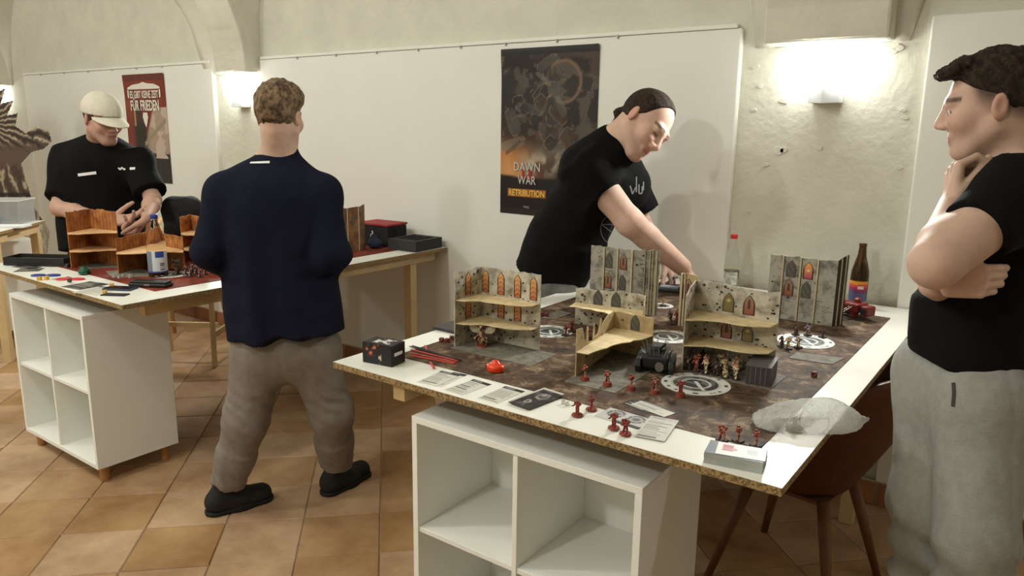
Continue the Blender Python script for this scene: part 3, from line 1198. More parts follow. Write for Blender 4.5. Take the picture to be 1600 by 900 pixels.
# ------------------------------------------------------------------ man with the cap behind the far table
def person_cap():
    head = Frame(A(160, 187, 4.02), -CFn * 0.50 + CRn * 0.80 - UPZ * 0.36, UPZ, 1.05)
    tw = unit(-CFh * 0.9 + CRn * 0.25)
    neck = A(158, 222, 4.16)
    pel = A(160, 405, 4.25)
    sR, sL = A(108, 246, 4.18), A(214, 250, 4.14)
    eR, eL = A(92, 325, 4.08), A(239, 312, 4.06)
    wR, wL = A(170, 345, 3.86), A(229, 340, 3.84)
    B = Sdf()
    head_sdf(B, head)
    B.cap(head(0, -0.03, -0.06), neck, 0.06, 0.07, k=0.03)
    B.cap(neck, pel, 0.07, 0.06)
    B.cap(neck, sL, 0.05, 0.04); B.cap(neck, sR, 0.05, 0.04)
    arm(B, sR, eR, wR, 0.055); arm(B, sL, eL, wL, 0.055)
    hand(B, wR, CRn + UPZ * 0.03, UPZ * 0.6 - CFn * 0.4, UPZ - CFn * 0.4, (14, 18, 26, 34), s=1.08, spread=0.4)
    hand(B, wL, -UPZ * 0.75 - CRn * 0.5 - CFn * 0.1, -CRn - CFn * 0.3, -CFn, (62, 66, 70, 74), s=1.08, tcurl=35)
    fl_ = V((pel[0] - 0.02, pel[1], 0))
    hips = [pel + CRn * 0.1 - UPZ * 0.05, pel - CRn * 0.1 - UPZ * 0.05]
    legs = []
    for h_ in hips:
        k_ = V((h_[0] + 0.03, h_[1], 0.48))
        a_ = V((h_[0] - 0.02, h_[1], 0.10))
        B.cap(pel, h_, 0.05); B.cap(h_, k_, 0.05, 0.04); B.cap(k_, a_, 0.04, 0.03)
        legs.append((h_, k_, a_))
    base = (0.50, 0.30, 0.225)
    o = person_root(B, 0.0045, skin_color(head, base, stubble=0.25), 'man in a black t-shirt and beige cap looking down at his hands')
    eyes(head, o, (0, 0.8, -0.6), er=0.0106)
    # cropped hair under the cap
    Hs = Sdf()
    Hs.ell(head(0, -0.014, 0.03), V((0.077, 0.099, 0.088)) * head.s, head.R, cuts=((head(0, 0.0, 0.03), head.u), (head(0, 0.035, -0.02), head.f), (head(0, -0.05, -0.04), -head.u)))
    sdf_obj('hair', Hs, 0.006, HAIR, o, hair_color(hexc(60, 46, 36), hexc(88, 68, 52)))
    # cap
    Cs = Sdf()
    cutc = ((head(0, 0, 0.028), -head.u + head.f * 0.10),)
    Cs.ell(head(0, -0.010, 0.045), V((0.089, 0.112, 0.096)) * head.s, head.R, k=0.01, cuts=cutc)
    Cs.ell(head(0, -0.01, 0.142), V((0.008, 0.008, 0.006)) * head.s, head.R, k=0.004)
    def seams(P, d):
        q = head.loc(P)
        a = np.arctan2(q[:, 0], q[:, 1]) * 6 / (2 * math.pi)
        s = np.abs(a - np.round(a))
        return d + 0.0025 * np.exp(-(s / 0.03) ** 2)
    Cs.post = seams
    cap = sdf_obj('cap', Cs, 0.006, CAP_M, o)
    # curved peak
    vs, fs = [], []
    nu, nv = 20, 8
    for lay in (0, 1):
        for i in range(nu + 1):
            a = math.radians(-68 + 136 * i / nu)
            for j in range(nv + 1):
                t = j / nv
                x0, y0 = math.sin(a) * 0.086, math.cos(a) * 0.100
                ext = 0.078 * (math.cos(a * 1.25) ** 0.6 if abs(a * 1.25) < math.pi / 2 else 0)
                x, y = x0 * (1 + 0.05 * t), y0 + ext * t
                z = 0.036 - 0.14 * (x * x) / 0.0086 * 0.12 - t * ext * 0.36 - lay * 0.004
                vs.append(head(x, y, z))
    for lay in (0, 1):
        b0 = lay * (nu + 1) * (nv + 1)
        for i in range(nu):
            for j in range(nv):
                a = b0 + i * (nv + 1) + j
                fs.append((a, a + 1, a + nv + 2, a + nv + 1) if lay == 0 else (a, a + nv + 1, a + nv + 2, a + 1))
    n1 = (nu + 1) * (nv + 1)
    for i in range(nu):
        a = i * (nv + 1) + nv
        fs.append((a, a + n1, a + n1 + nv + 1, a + nv + 1))
    MB().add(vs, fs).build('peak', CAP_M, cap, smooth=True)
    # t-shirt
    S = Sdf()
    fl = (tw, 1.35)
    hem = A(160, 392, 4.22)
    S.cap(A(160, 275, 4.19), A(160, 350, 4.22), 0.222, 0.212, k=0.05, flat=fl)
    S.cyl(A(160, 330, 4.22), hem, 0.205, 0.212, k=0.05, flat=fl)
    S.cap(sL, sR, 0.070, 0.070, k=0.08)
    S.cap(neck - UPZ * 0.045, A(160, 262, 4.18), 0.085, 0.15, k=0.07, flat=fl, cuts=((neck - UPZ * 0.022 + tw * 0.06, unit(UPZ * 0.75 + tw * 0.45)),))
    for s_, e_ in ((sL, eL), (sR, eR)):
        S.cyl(s_ + (s_ - e_) * 0.05, s_ + (e_ - s_) * 0.82, 0.076, 0.084, k=0.07)
    S.post = fold_post(0.014, (6, 6, 6), 44)
    sh = sdf_obj('t_shirt', S, 0.009, BLACK_SHIRT, o)
    T = Sdf()
    T.cap(hips[0], hips[1], 0.11, 0.11, k=0.05)
    for h_, k_, a_ in legs:
        T.cap(h_, k_, 0.105, 0.085, k=0.05)
        T.cyl(k_, a_, 0.083, 0.07, k=0.04)
    T.post = fold_post(0.012, (8, 8, 5), 12)
    sdf_obj('trousers', T, 0.012, BLACK_TROUSERS, o)
    for h_, k_, a_ in legs:
        shoe(V((a_[0], a_[1], 0)) - tw * 0.07, V((a_[0], a_[1], 0)) + tw * 0.21, o)
    bpy.context.view_layer.update()
    decal(sh, [[(122, 273.5), (153, 269.5)]], WHITE_PRINT, 'chest_print', sh, width=0.015)
    decal(sh, [[(185, 262), (188, 265), (191, 261.5), (194, 265), (198, 262)]], WHITE_PRINT, 'chest_print', sh, width=0.009)
    decal(sh, [[(203, 263.5), (214, 263)]], WHITE_PRINT, 'chest_print', sh, width=0.014)
    return o


# ------------------------------------------------------------------ man leaning over the table
def person_leaning():
    head = Frame(A(1006, 194, 2.98), CRn * 0.50 - CUn * 0.70 - CFn * 0.52, CUn * 0.66 + CRn * 0.72 - CFn * 0.20, 1.12)
    tw = unit(CRn * 0.9 - CFh * 0.32 - UPZ * 0.35)
    neck = A(952, 228, 3.05)
    pel = A(864, 436, 3.36)
    sR, sL = A(910, 258, 2.99), A(975, 275, 3.26)
    eR, eL = A(984, 347, 2.98), A(1003, 352, 3.30)
    wR, wL = A(1066, 417, 3.12), A(1040, 408, 3.30)
    B = Sdf()
    head_sdf(B, head)
    B.cap(head(0, -0.035, -0.05), neck, 0.060, 0.068, k=0.03)
    B.cap(neck, pel, 0.07, 0.06)
    B.cap(neck, sL, 0.05, 0.04); B.cap(neck, sR, 0.05, 0.04)
    arm(B, sR, eR, wR, 0.060); arm(B, sL, eL, wL, 0.055)
    B.cap(sR + (eR - sR) * 0.3, eR, 0.062, 0.046, k=0.03)
    B.cap(eR, wR, 0.050, 0.032, k=0.03)
    hand(B, wR, wR - eR + CFn * 0.1 - UPZ * 0.05, -UPZ - CRn * 0.5, -CFn + UPZ * 0.2, (25, 32, 36, 40), s=1.05)
    hand(B, wL, wL - eL - UPZ * 0.1, -UPZ, -CFn, (30, 35, 40, 45), s=1.0)
    legs = []
    for sg, dw in ((1, -0.1), (-1, 0.1)):
        h_ = pel + CFh * dw - UPZ * 0.03
        k_ = V((h_[0] - 0.06, h_[1] + 0.0, 0.47))
        a_ = V((h_[0] - 0.10, h_[1] + 0.0, 0.10))
        B.cap(pel, h_, 0.05); B.cap(h_, k_, 0.05, 0.04); B.cap(k_, a_, 0.04, 0.03)
        legs.append((h_, k_, a_))
    base = (0.62, 0.40, 0.31)
    o = person_root(B, 0.004, skin_color(head, base, stubble=0.18, brow=(0.06, 0.04, 0.03)), 'man in a black printed t-shirt with tied-back hair leaning over the battle table')
    eyes(head, o, (0, 0.75, -0.65), er=0.0106)
    def tail(S_):
        S_.cap(head(0, -0.095, -0.01), head(0, -0.105, -0.035), 0.012, 0.015, k=0.02)
        S_.cap(head(0, -0.105, -0.035), head(0.0, -0.095, -0.12), 0.014, 0.006, k=0.02)
    hair_cap(head, lambda q: -0.006 + 0.012 * smoothstep(-0.003, 0.010, q[:, 2] - np.interp(q[:, 1], [-0.11, -0.05, -0.01, 0.02, 0.045, 0.06, 0.1], [-0.055, -0.05, -0.01, 0.022, 0.095, 0.13, 0.2])),
             0.004, hair_color(hexc(30, 22, 17), hexc(64, 46, 34), 120), o, extra=tail,
             noise=lambda q: 0.007 * (fbm(np.stack([q[:, 0] * 120, q[:, 1] * 16, q[:, 2] * 90], 1), 8) - 0.5))
    S = Sdf()
    fl = (tw, 1.18)
    ax = unit(A(850, 420, 3.32) - A(930, 280, 3.12))
    hem = A(866, 428, 3.33)
    hcut = ((hem, unit(ax * 0.9 - UPZ * 0.35)),)
    S.cap(A(932, 288, 3.12), A(880, 380, 3.26), 0.172, 0.188, k=0.05, flat=fl, cuts=hcut)
    S.cyl(A(890, 365, 3.24), A(856, 440, 3.36), 0.182, 0.196, k=0.06, flat=fl, cuts=hcut)
    S.cap(A(950, 262, 3.10), A(975, 290, 3.14), 0.12, 0.11, k=0.06)
    S.cap(sL, sR, 0.078, 0.082, k=0.08)
    S.cap(neck, A(930, 262, 3.1), 0.080, 0.13, k=0.06)
    S.cap(neck - UPZ * 0.0 + unit(neck - V(head.c)) * 0.03, neck + unit(V(head.c) - neck) * 0.025, 0.075, 0.072, k=0.03, cuts=((neck + unit(V(head.c) - neck) * 0.02, unit(V(head.c) - neck)),))
    S.cyl(sR + (sR - eR) * 0.06, sR + (eR - sR) * 0.50, 0.086, 0.094, k=0.05)
    S.cyl(sL + (sL - eL) * 0.05, sL + (eL - sL) * 0.72, 0.082, 0.09, k=0.05)
    S.post = fold_post(0.016, (7, 7, 7), 54)
    sh = sdf_obj('t_shirt', S, 0.008, BLACK_SHIRT, o)
    T = Sdf()
    T.cap(legs[0][0], legs[1][0], 0.115, 0.115, k=0.05)
    for h_, k_, a_ in legs:
        T.cap(h_, k_, 0.105, 0.085, k=0.05)
        T.cyl(k_, a_, 0.083, 0.072, k=0.04)
    T.cap(pel, pel + UPZ * 0.06, 0.135, 0.13, k=0.05)
    T.post = fold_post(0.012, (8, 8, 5), 15)
    sdf_obj('jeans', T, 0.010, GREY_JEANS, o)
    fw = unit((tw[0], tw[1], 0))
    for h_, k_, a_ in legs:
        shoe(V((a_[0], a_[1], 0)) - fw * 0.07, V((a_[0], a_[1], 0)) + fw * 0.2, o)
    bpy.context.view_layer.update()
    # chest lettering and the star in a ring
    decal(sh, [[(984, 290), (988, 303), (994, 290)], [(994, 276), (994, 303)], [(998, 288), (998, 302), (1003, 302), (1003, 288)],
               [(1005, 284), (1005, 300)]], GREY_PRINT, 'chest_lettering', sh, width=0.007)
    cx, cy, rr = 962, 358, 25
    ring = [(cx + rr * math.cos(a) * 0.95, cy + rr * math.sin(a)) for a in np.linspace(0, 2 * math.pi, 40)]
    star = [(cx + rr * math.cos(-math.pi / 2 + k * 4 * math.pi / 5) * 0.95, cy + rr * math.sin(-math.pi / 2 + k * 4 * math.pi / 5)) for k in range(6)]
    rp = decal(sh, [ring], GREY_PRINT, 'ring_print', sh, width=0.003)
    if rp:
        rp['kind'] = 'stuff'
    decal(sh, [star], GREY_PRINT, 'star_print', sh, width=0.003)
    return o


# ------------------------------------------------------------------ man at the right, hand at his chin
def person_thinking():
    fwd = unit(-CRn * 0.87 + CFh * 0.48)
    head = Frame(A(1549, 166, 1.73), fwd - UPZ * 0.16, UPZ - CRn * 0.10, 0.985)
    neck = A(1592, 262, 1.74)
    pel = A(1514, 575, 1.77)
    bf = unit(-CRn * 0.84 + CFh * 0.54)
    sL, sR = A(1590, 308, 1.60), A(1582, 300, 1.92)
    eL, eR = A(1462, 412, 1.53), A(1490, 452, 1.88)
    wL, wR = A(1487, 319, 1.68), A(1456, 446, 1.62)
    B = Sdf()
    head_sdf(B, head)
    B.cap(head(0, -0.03, -0.045), neck + UPZ * 0.0, 0.056, 0.064, k=0.03)
    B.cap(neck, pel, 0.07, 0.06)
    B.cap(neck, sL, 0.05, 0.04); B.cap(neck, sR, 0.05, 0.04)
    arm(B, sL, eL, wL, 0.056); arm(B, sR, eR, wR, 0.05)
    B.cap(sL + (eL - sL) * 0.45, eL, 0.052, 0.044, k=0.03)
    # left hand, loosely closed at the chin
    hand(B, wL, CUn * 0.96 + CRn * 0.10 + CFn * 0.05, CRn * 0.9 - CFn * 0.15, -CFn, (58, 80, 84, 84), s=0.93, tcurl=12, tdir=CRn * 0.62 + CUn * 0.75 - CFn * 0.12)
    # right hand under the elbow, fingers laid along the shirt
    hand(B, wR - CFn * 0.04, CRn * 0.80 + CUn * 0.10 - CFn * 0.45, CFn * 0.9 + CRn * 0.4, CUn, (30, 40, 40, 38), s=0.86, spread=-0.12, tdir=CRn * 0.5 + CUn * 0.5 + CFn * 0.6)
    legs = []
    for dw, kx in ((-0.085, 1482), (0.085, 1472)):
        h_ = A(1506, 600, 1.77) + CFh * dw
        k_ = A(kx + 8, 812, 1.74) + CFh * dw
        a_ = V((k_[0] + 0.02, k_[1] + 0.02, 0.10))
        B.cap(pel, h_, 0.05); B.cap(h_, k_, 0.05, 0.04); B.cap(k_, a_, 0.04, 0.03)
        legs.append((h_, k_, a_))
    base = (0.60, 0.40, 0.31)
    o = person_root(B, 0.0035, skin_color(head, base, stubble=0.12, brow=(0.05, 0.035, 0.025), fade=hexc(72, 56, 46)), 'man in a black t-shirt and grey joggers holding his chin')
    eyes(head, o, (0, 0.95, -0.25), er=0.0131)
    def fringe(S_):
        for kx in (-0.042, -0.028, -0.014, 0.0, 0.014, 0.028, 0.042):
            S_.cap(head(kx, 0.050, 0.100), head(kx * 1.05, 0.094 + 0.006 * math.sin(kx * 300), 0.082 + 0.006 * math.cos(kx * 260)), 0.008, 0.002, k=0.008)
    hair_cap(head, lambda q: -0.006 + 0.0085 * smoothstep(-0.004, 0.012, q[:, 2] - hairline(q, 0.070, 0.030, -0.030)) + 0.011 * smoothstep(0.045, 0.105, q[:, 2]),
             0.0035, hair_color(hexc(28, 22, 18), hexc(62, 48, 37), 110), o, extra=fringe,
             noise=lambda q: 0.016 * (fbm(np.stack([q[:, 0] * 150, q[:, 1] * 110 - q[:, 2] * 60, q[:, 2] * 60], 1), 2) - 0.5))
    S = Sdf()
    side = unit(np.cross(bf, UPZ))
    fl = (side, 0.85)
    hem = A(1510, 562, 1.73)
    hcut = ((hem, unit(-UPZ + bf * 0.12)),)
    S.cap(A(1592, 370, 1.77), A(1540, 470, 1.76), 0.125, 0.122, k=0.06, flat=fl, cuts=hcut)
    S.cap(A(1540, 470, 1.76), A(1520, 535, 1.76), 0.122, 0.118, k=0.06, flat=fl, cuts=hcut)
    S.cyl(A(1528, 490, 1.76), A(1512, 590, 1.76), 0.118, 0.118, k=0.06, flat=fl, cuts=hcut)
    S.cap(sL, sR, 0.075, 0.075, k=0.08)
    S.cap(neck - UPZ * 0.03, A(1592, 345, 1.75), 0.085, 0.13, k=0.06)
    S.cyl(neck - UPZ * 0.05, neck + UPZ * 0.012, 0.088, 0.074, k=0.03)
    S.cyl(sL + (sL - eL) * 0.05, sL + (eL - sL) * 0.52, 0.082, 0.070, k=0.05)
    S.cyl(sR + (sR - eR) * 0.05, sR + (eR - sR) * 0.6, 0.08, 0.08, k=0.05)
    S.post = fold_post(0.014, (8, 8, 8), 64)
    sh = sdf_obj('t_shirt', S, 0.007, BLACK_SHIRT, o)
    T = Sdf()
    T.cap(legs[0][0], legs[1][0], 0.102, 0.102, k=0.06)
    T.cap(pel - UPZ * 0.03, pel - UPZ * 0.08, 0.112, 0.112, k=0.06)
    for h_, k_, a_ in legs:
        T.cap(h_ - UPZ * 0.02, k_, 0.098, 0.074, k=0.05)
        T.cap(k_, a_ + UPZ * 0.03, 0.074, 0.060, k=0.04)
    def tf(P, d):
        m = np.abs(d) < 0.05
        if m.any():
            Q = P[m]
            z = Q[:, 2]
            kn = np.exp(-((z - 0.50) / 0.12) ** 2)
            x = (Q - pel) @ CRn
            # side seam and pocket
            d = d.copy()
            d[m] = d[m] + 0.008 * kn * np.sin(z * 70 + x * 30 + 4 * fbm(Q * 7, 4)) + 0.003 * np.exp(-((x + 0.015) / 0.006) ** 2)
        return d
    T.post = fold_post(0.014, (7, 7, 4.5), 73, tf)
    tr = sdf_obj('jogging_trousers', T, 0.007, GREY_JOG, o)
    fw = unit((bf[0], bf[1], 0))
    for h_, k_, a_ in legs:
        shoe(V((a_[0], a_[1], 0)) - fw * 0.07, V((a_[0], a_[1], 0)) + fw * 0.2, o)
    bpy.context.view_layer.update()
    decal(tr, [[(1490, 598), (1491, 615), (1489, 638)]], mat('pocket_dark', hexc(60, 58, 55), 0.9), 'pocket', tr, width=0.008)
    return o


person_navy()
person_cap()
person_leaning()
person_thinking()

# ================================================================== FURNITURE
ZT = 0.846          # table top surface
WHITE_LAM = mat('white_laminate', hexc(240, 238, 228), 0.35, var=0.02, scale=4)
CAB_W = mat('white_foil', hexc(241, 240, 232), 0.45, var=0.015, scale=3)
CHIP = mat('chipboard', hexc(166, 138, 94), 0.9, col2=hexc(106, 84, 52), scale=170, detail=2, bump=0.4, bscale=170, thr=(0.42, 0.62))
PINE = mat('pine', hexc(206, 178, 132), 0.7, var=0.12, scale=8, bump=0.05)
OAK = mat('oak_leg', hexc(168, 118, 70), 0.6, var=0.12, scale=20)


def table_top(t, x0, x1, y0, y1, z=ZT, th=0.019):
    MB().box(x0, x1, y0, y1, z - th, z - 0.0012).build('chipboard_core', CHIP, t, bevel=0.0008)
    MB().box(x0 + 0.0004, x1 - 0.0004, y0 + 0.0004, y1 - 0.0004, z - 0.0011, z).build('laminate', WHITE_LAM, t)


# battle table in front
FX0, FX1, FY0, FY1 = -1.655, -0.362, 1.398, 3.238
t = thing('gaming_table', 'white laminate table with chipboard edges carrying the grey ruins, nearest the viewer', 'table', (0, 0, 0))
table_top(t, FX0, FX1, FY0, FY1)
for x, yb_ in ((-1.425, FY0 + 0.035), (-0.53, FY0 + 0.40)):
    MB().box(x - 0.022, x + 0.022, yb_, FY1 - 0.03, ZT - 0.019 - 0.058, ZT - 0.0195).build('beam', PINE, t, bevel=0.002)
for x in (-1.425, -0.525):
    MB().box(x - 0.026, x + 0.026, 3.0, 3.048, 0, ZT - 0.078).build('leg', PINE, t, bevel=0.002)
MB().box(-1.45, -0.5, 3.0, 3.045, ZT - 0.079 - 0.07, ZT - 0.0785).build('cross_beam', PINE, t, bevel=0.002)

# second table on the left
LX0, LX1, LY0, LY1 = -4.12, -2.812, 1.372, 3.238
t = thing('gaming_table', 'white laminate table with a rust red mat and orange ruins, at the left', 'table')
table_top(t, LX0, LX1, LY0, LY1)
for x in (-3.9, -2.9):
    MB().box(x - 0.022, x + 0.022, LY0 + 0.12, LY1 - 0.03, ZT - 0.019 - 0.058, ZT - 0.0195).build('beam', PINE, t, bevel=0.002)
for x in (-3.9, -2.9):
    MB().box(x - 0.026, x + 0.026, 3.0, 3.048, 0, ZT - 0.078).build('leg', PINE, t, bevel=0.002)

# third table at the left edge of the picture
t3 = thing('side_table', 'white table at the left edge with a clear plastic box on it', 'table', (-5.28, 1.86, 0), math.radians(133))
MB().box(0.0, 0.62, 0.0, 1.2, ZT - 0.019, ZT - 0.0012).build('chipboard_core', CHIP, t3)
MB().box(0.0, 0.62, 0.0, 1.2, ZT - 0.0011, ZT).build('laminate', WHITE_LAM, t3)
for (x, y) in ((0.05, 0.05), (0.57, 0.05), (0.05, 1.15), (0.57, 1.15)):
    MB().box(x - 0.025, x + 0.025, y - 0.025, y + 0.025, 0, ZT - 0.078).build('leg', PINE, t3, bevel=0.002)
MB().box(0.03, 0.59, 0.03, 0.075, ZT - 0.078, ZT - 0.0195).build('beam', PINE, t3, bevel=0.002)
MB().box(0.03, 0.59, 1.12, 1.165, ZT - 0.078, ZT - 0.0195).build('beam', PINE, t3, bevel=0.002)


def cabinet(label, x0, x1, y0, y1, z0, z1, legs=True, rows=2):
    t = thing('shelf_unit', label, 'shelf unit', ((x0 + x1) / 2, y0, 0))
    w, d = x1 - x0, y1 - y0
    hw = w / 2
    th = 0.0185
    B = lambda n, *a, **k: MB().box(*a).build(n, CAB_W, t, bevel=0.0012, **k)
    B('top_panel', -hw, hw, 0, d, z1 - th, z1)
    B('bottom_panel', -hw, hw, 0, d, z0, z0 + th)
    B('side_panel', -hw, -hw + th, 0.0, d, z0 + th, z1 - th)
    B('side_panel', hw - th, hw, 0.0, d, z0 + th, z1 - th)
    B('divider', -th * 0.4, th * 0.4, 0.003, d - 0.01, z0 + th, z1 - th)
    zm = (z0 + z1) / 2
    B('shelf', -hw + th, -th * 0.4, 0.006, d - 0.01, zm - th * 0.4, zm + th * 0.4)
    B('shelf', th * 0.4, hw - th, 0.006, d - 0.01, zm - th * 0.4, zm + th * 0.4)
    B('back_panel', -hw + th, hw - th, d - 0.009, d - 0.003, z0 + th, z1 - th)
    if legs:
        for x in (-hw + 0.045, hw - 0.045):
            for y in (0.045, d - 0.045):
                MB().lathe([(0.017, 0), (0.019, 0.003), (0.0215, z0)], 16, (x, y, 0)).build('leg', OAK, t, smooth=False)
    return t


cabinet('white four-compartment shelf unit under the near battle table', -1.356, -0.660, 1.411, 1.760, 0.075, 0.748)
cabinet('white four-compartment shelf unit on round wooden legs under the left table', -3.850, -3.150, 1.372, 1.735, 0.075, 0.748)
cabinet('white shelf unit under the side table at the left picture edge', -6.55, -5.85, 1.95, 2.3, 0.075, 0.70)


# sawhorse trestle
def trestle(label, c, rz, w=0.6, h=0.74, s=0.3):
    t = thing('sawhorse', label, 'trestle', c, rz)
    MB().box(-w / 2, w / 2, -0.022, 0.022, h - 0.05, h).build('beam', PINE, t, bevel=0.002)
    for sx in (-1, 1):
        for sy in (-1, 1):
            MB().beam((sx * (w / 2 - 0.08), sy * 0.03, h - 0.03), (sx * (w / 2 - 0.03), sy * s / 2, 0.003), 0.042, 0.02, (1, 0, 0)).build('leg', PINE, t, bevel=0.002)
        MB().beam((sx * (w / 2 - 0.045), -s / 2 * 0.72, 0.2), (sx * (w / 2 - 0.045), s / 2 * 0.72, 0.2), 0.018, 0.04).build('stretcher', PINE, t, bevel=0.002)
    MB().box(-w / 2 + 0.06, w / 2 - 0.06, -0.01, 0.01, 0.22, 0.25).build('spreader', PINE, t, bevel=0.002)
    return t


trestle('pine sawhorse trestle standing behind the left table near the wall', (-4.50, 2.62, 0), math.radians(35), 0.5, 0.72, 0.34)
# white bin with a bag, on the floor by the wall
t = thing('laundry_crate', 'low pine crate with a white bag on the floor behind the left table', 'crate', (-4.22, 3.09, 0))
MB().box(-0.22, 0.22, -0.12, 0.12, 0.0, 0.06).build('crate', PINE, t, bevel=0.004)
S = Sdf()
S.cap((-4.32, 3.10, 0.16), (-4.10, 3.10, 0.17), 0.095, 0.095)
S.cap((-4.30, 3.10, 0.24), (-4.15, 3.09, 0.27), 0.07, 0.05, k=0.05)
S.post = fold_post(0.03, (9, 9, 9), 5)
o = sdf_obj('bag', S, 0.012, mat('white_plastic_bag', hexc(225, 225, 220), 0.4), None)
o.parent = t
o.matrix_parent_inverse = Matrix.Translation((4.22, -3.09, 0))

# ------------------------------------------------------------------ shell chair pushed under the right side of the near table
LEATHER = mat('brown_leather', hexc(84, 46, 24), 0.42, var=0.18, scale=18, bump=0.1, bscale=120)
CHLEG = mat('walnut_leg', hexc(112, 72, 40), 0.55, var=0.15, scale=25)


def shell_chair(label, loc, rz, colmat=LEATHER, hb=0.86):
    t = thing('shell_chair', label, 'chair', loc, rz)   # faces local -x, back at +x
    vs, fs = [], []
    nu, nv = 28, 18
    for lay in (0, 1):
        for j in range(nv + 1):
            v = j / nv                      # 0 at seat bottom rim .. 1 at top
            for i in range(nu + 1):
                a = math.radians(-128 + 256 * i / nu)      # 0 = back
                back = (0.5 + 0.5 * math.cos(a))
                top = 0.64 + (hb - 0.64) * back ** 1.3
                z = 0.40 + (top - 0.40) * v
                r = 0.165 + 0.085 * math.sin(min(1, v * 1.1) * math.pi / 2) + 0.045 * v * back
                r -= lay * 0.022
                if lay:
                    z = 0.43 + (top - 0.002 - 0.43) * v
                x = r * math.cos(a) * 1.0 + 0.075 * v * back
                y = r * math.sin(a) * 1.06
                if x < -0.16:
                    x = -0.16 - (abs(x) - 0.16) * 0.5
                vs.append((x, y, z))
    n1 = (nu + 1) * (nv + 1)
    for lay in (0, 1):
        for j in range(nv):
            for i in range(nu):
                q = lay * n1 + j * (nu + 1) + i
                f = (q, q + 1, q + nu + 2, q + nu + 1)
                fs.append(f if lay == 0 else f[::-1])
    for i in range(nu):
        q = nv * (nu + 1) + i
        fs.append((q, q + 1, n1 + q + 1, n1 + q))
    for j in range(nv):
        for i in (0, nu):
            q = j * (nu + 1) + i
            fs.append((q, q + nu + 1, n1 + q + nu + 1, n1 + q))
    MB().add(vs, fs).build('shell', colmat, t, smooth=True)
    prof = [(0.02, 0.372), (0.14, 0.376), (0.155, 0.388), (0.172, 0.41), (0.182, 0.445), (0.17, 0.462), (0.02, 0.467)]
    MB().lathe(prof, 32).build('seat', colmat, t, smooth=True)
    for sx in (-1, 1):
        for sy in (-1, 1):
            MB().tube([(sx * 0.12, sy * 0.12, 0.375), (sx * 0.21, sy * 0.215, 0.0)], [0.021, 0.0125], 12).build('leg', CHLEG, t, smooth=True)
    MB().box(-0.135, 0.135, -0.135, 0.135, 0.36, 0.374).build('seat_frame', CHLEG, t, bevel=0.004)
    return t


shell_chair('brown leather shell chair with wooden legs pushed under the near table', (-0.585, 2.50, 0), math.radians(-8))


# armchair in the far left background
t = thing('armchair', 'brown leather armchair with wooden armrests behind the left table', 'chair', (-5.55, 2.72, 0), math.radians(-20))
CARA = mat('caramel_leather', hexc(150, 100, 62), 0.5, var=0.15, scale=14)
MB().box(-0.28, 0.28, -0.26, 0.24, 0.36, 0.46).build('seat', CARA, t, bevel=0.03, seg=3)
MB().box(-0.27, 0.27, 0.16, 0.26, 0.42, 0.86).build('backrest', CARA, t, bevel=0.03, seg=3)
for sx in (-1, 1):
    MB().tube([(sx * 0.31, 0.26, 0.86), (sx * 0.32, 0.20, 0.76), (sx * 0.33, 0.02, 0.66), (sx * 0.33, -0.2, 0.64), (sx * 0.33, -0.28, 0.62)], [0.018, 0.02, 0.022, 0.022, 0.016], 10).build('armrest', mat('light_wood', hexc(196, 158, 108), 0.5, var=0.1), t, smooth=True)
    MB().tube([(sx * 0.33, -0.24, 0.63), (sx * 0.30, -0.27, 0.0)], [0.02, 0.014], 10).build('leg', MATS['light_wood'], t, smooth=True)
    MB().tube([(sx * 0.31, 0.24, 0.8), (sx * 0.29, 0.29, 0.0)], [0.02, 0.014], 10).build('leg', MATS['light_wood'], t, smooth=True)

# ================================================================== THINGS ON THE NEAR TABLE
ZM = ZT + 0.0022


def mat_cloth(name, ca, cb, cc, sc=9.0):
    mt = bpy.data.materials.new(name)
    mt.use_nodes = True
    nt = mt.node_tree
    b = nt.nodes['Principled BSDF']
    b.inputs['Roughness'].default_value = 0.75
    b.inputs['Specular IOR Level'].default_value = 0.25
    tc = nt.nodes.new('ShaderNodeTexCoord')
    n = nt.nodes.new('ShaderNodeTexNoise')
    n.inputs['Scale'].default_value = sc
    n.inputs['Detail'].default_value = 12
    n.inputs['Roughness'].default_value = 0.76
    n.inputs['Distortion'].default_value = 0.6
    nt.links.new(tc.outputs['Object'], n.inputs['Vector'])
    cr = nt.nodes.new('ShaderNodeValToRGB')
    e = cr.color_ramp.elements
    e[0].position, e[0].color = 0.33, (*ca, 1)
    e[1].position, e[1].color = 0.70, (*cc, 1)
    m_ = cr.color_ramp.elements.new(0.52)
    m_.color = (*cb, 1)
    nt.links.new(n.outputs['Fac'], cr.inputs['Fac'])
    nt.links.new(cr.outputs['Color'], b.inputs['Base Color'])
    return mt


MATF = mat_cloth('wasteland_print', hexc(34, 25, 20), hexc(94, 74, 58), hexc(176, 150, 122), 17.0)
MATL = mat_cloth('rust_print', hexc(64, 24, 16), hexc(118, 44, 30), hexc(156, 92, 66), 8.0)
tag(MB().box(-1.552, -0.456, 1.552, 3.03, ZT + 0.0002, ZM).build('battle_mat', MATF), 'brown wasteland-print gaming mat on the near table', 'mat')
tag(MB().box(-4.06, -2.945, 1.575, 3.16, ZT + 0.0002, ZM).build('battle_mat', MATL), 'rust red gaming mat on the left table', 'mat')

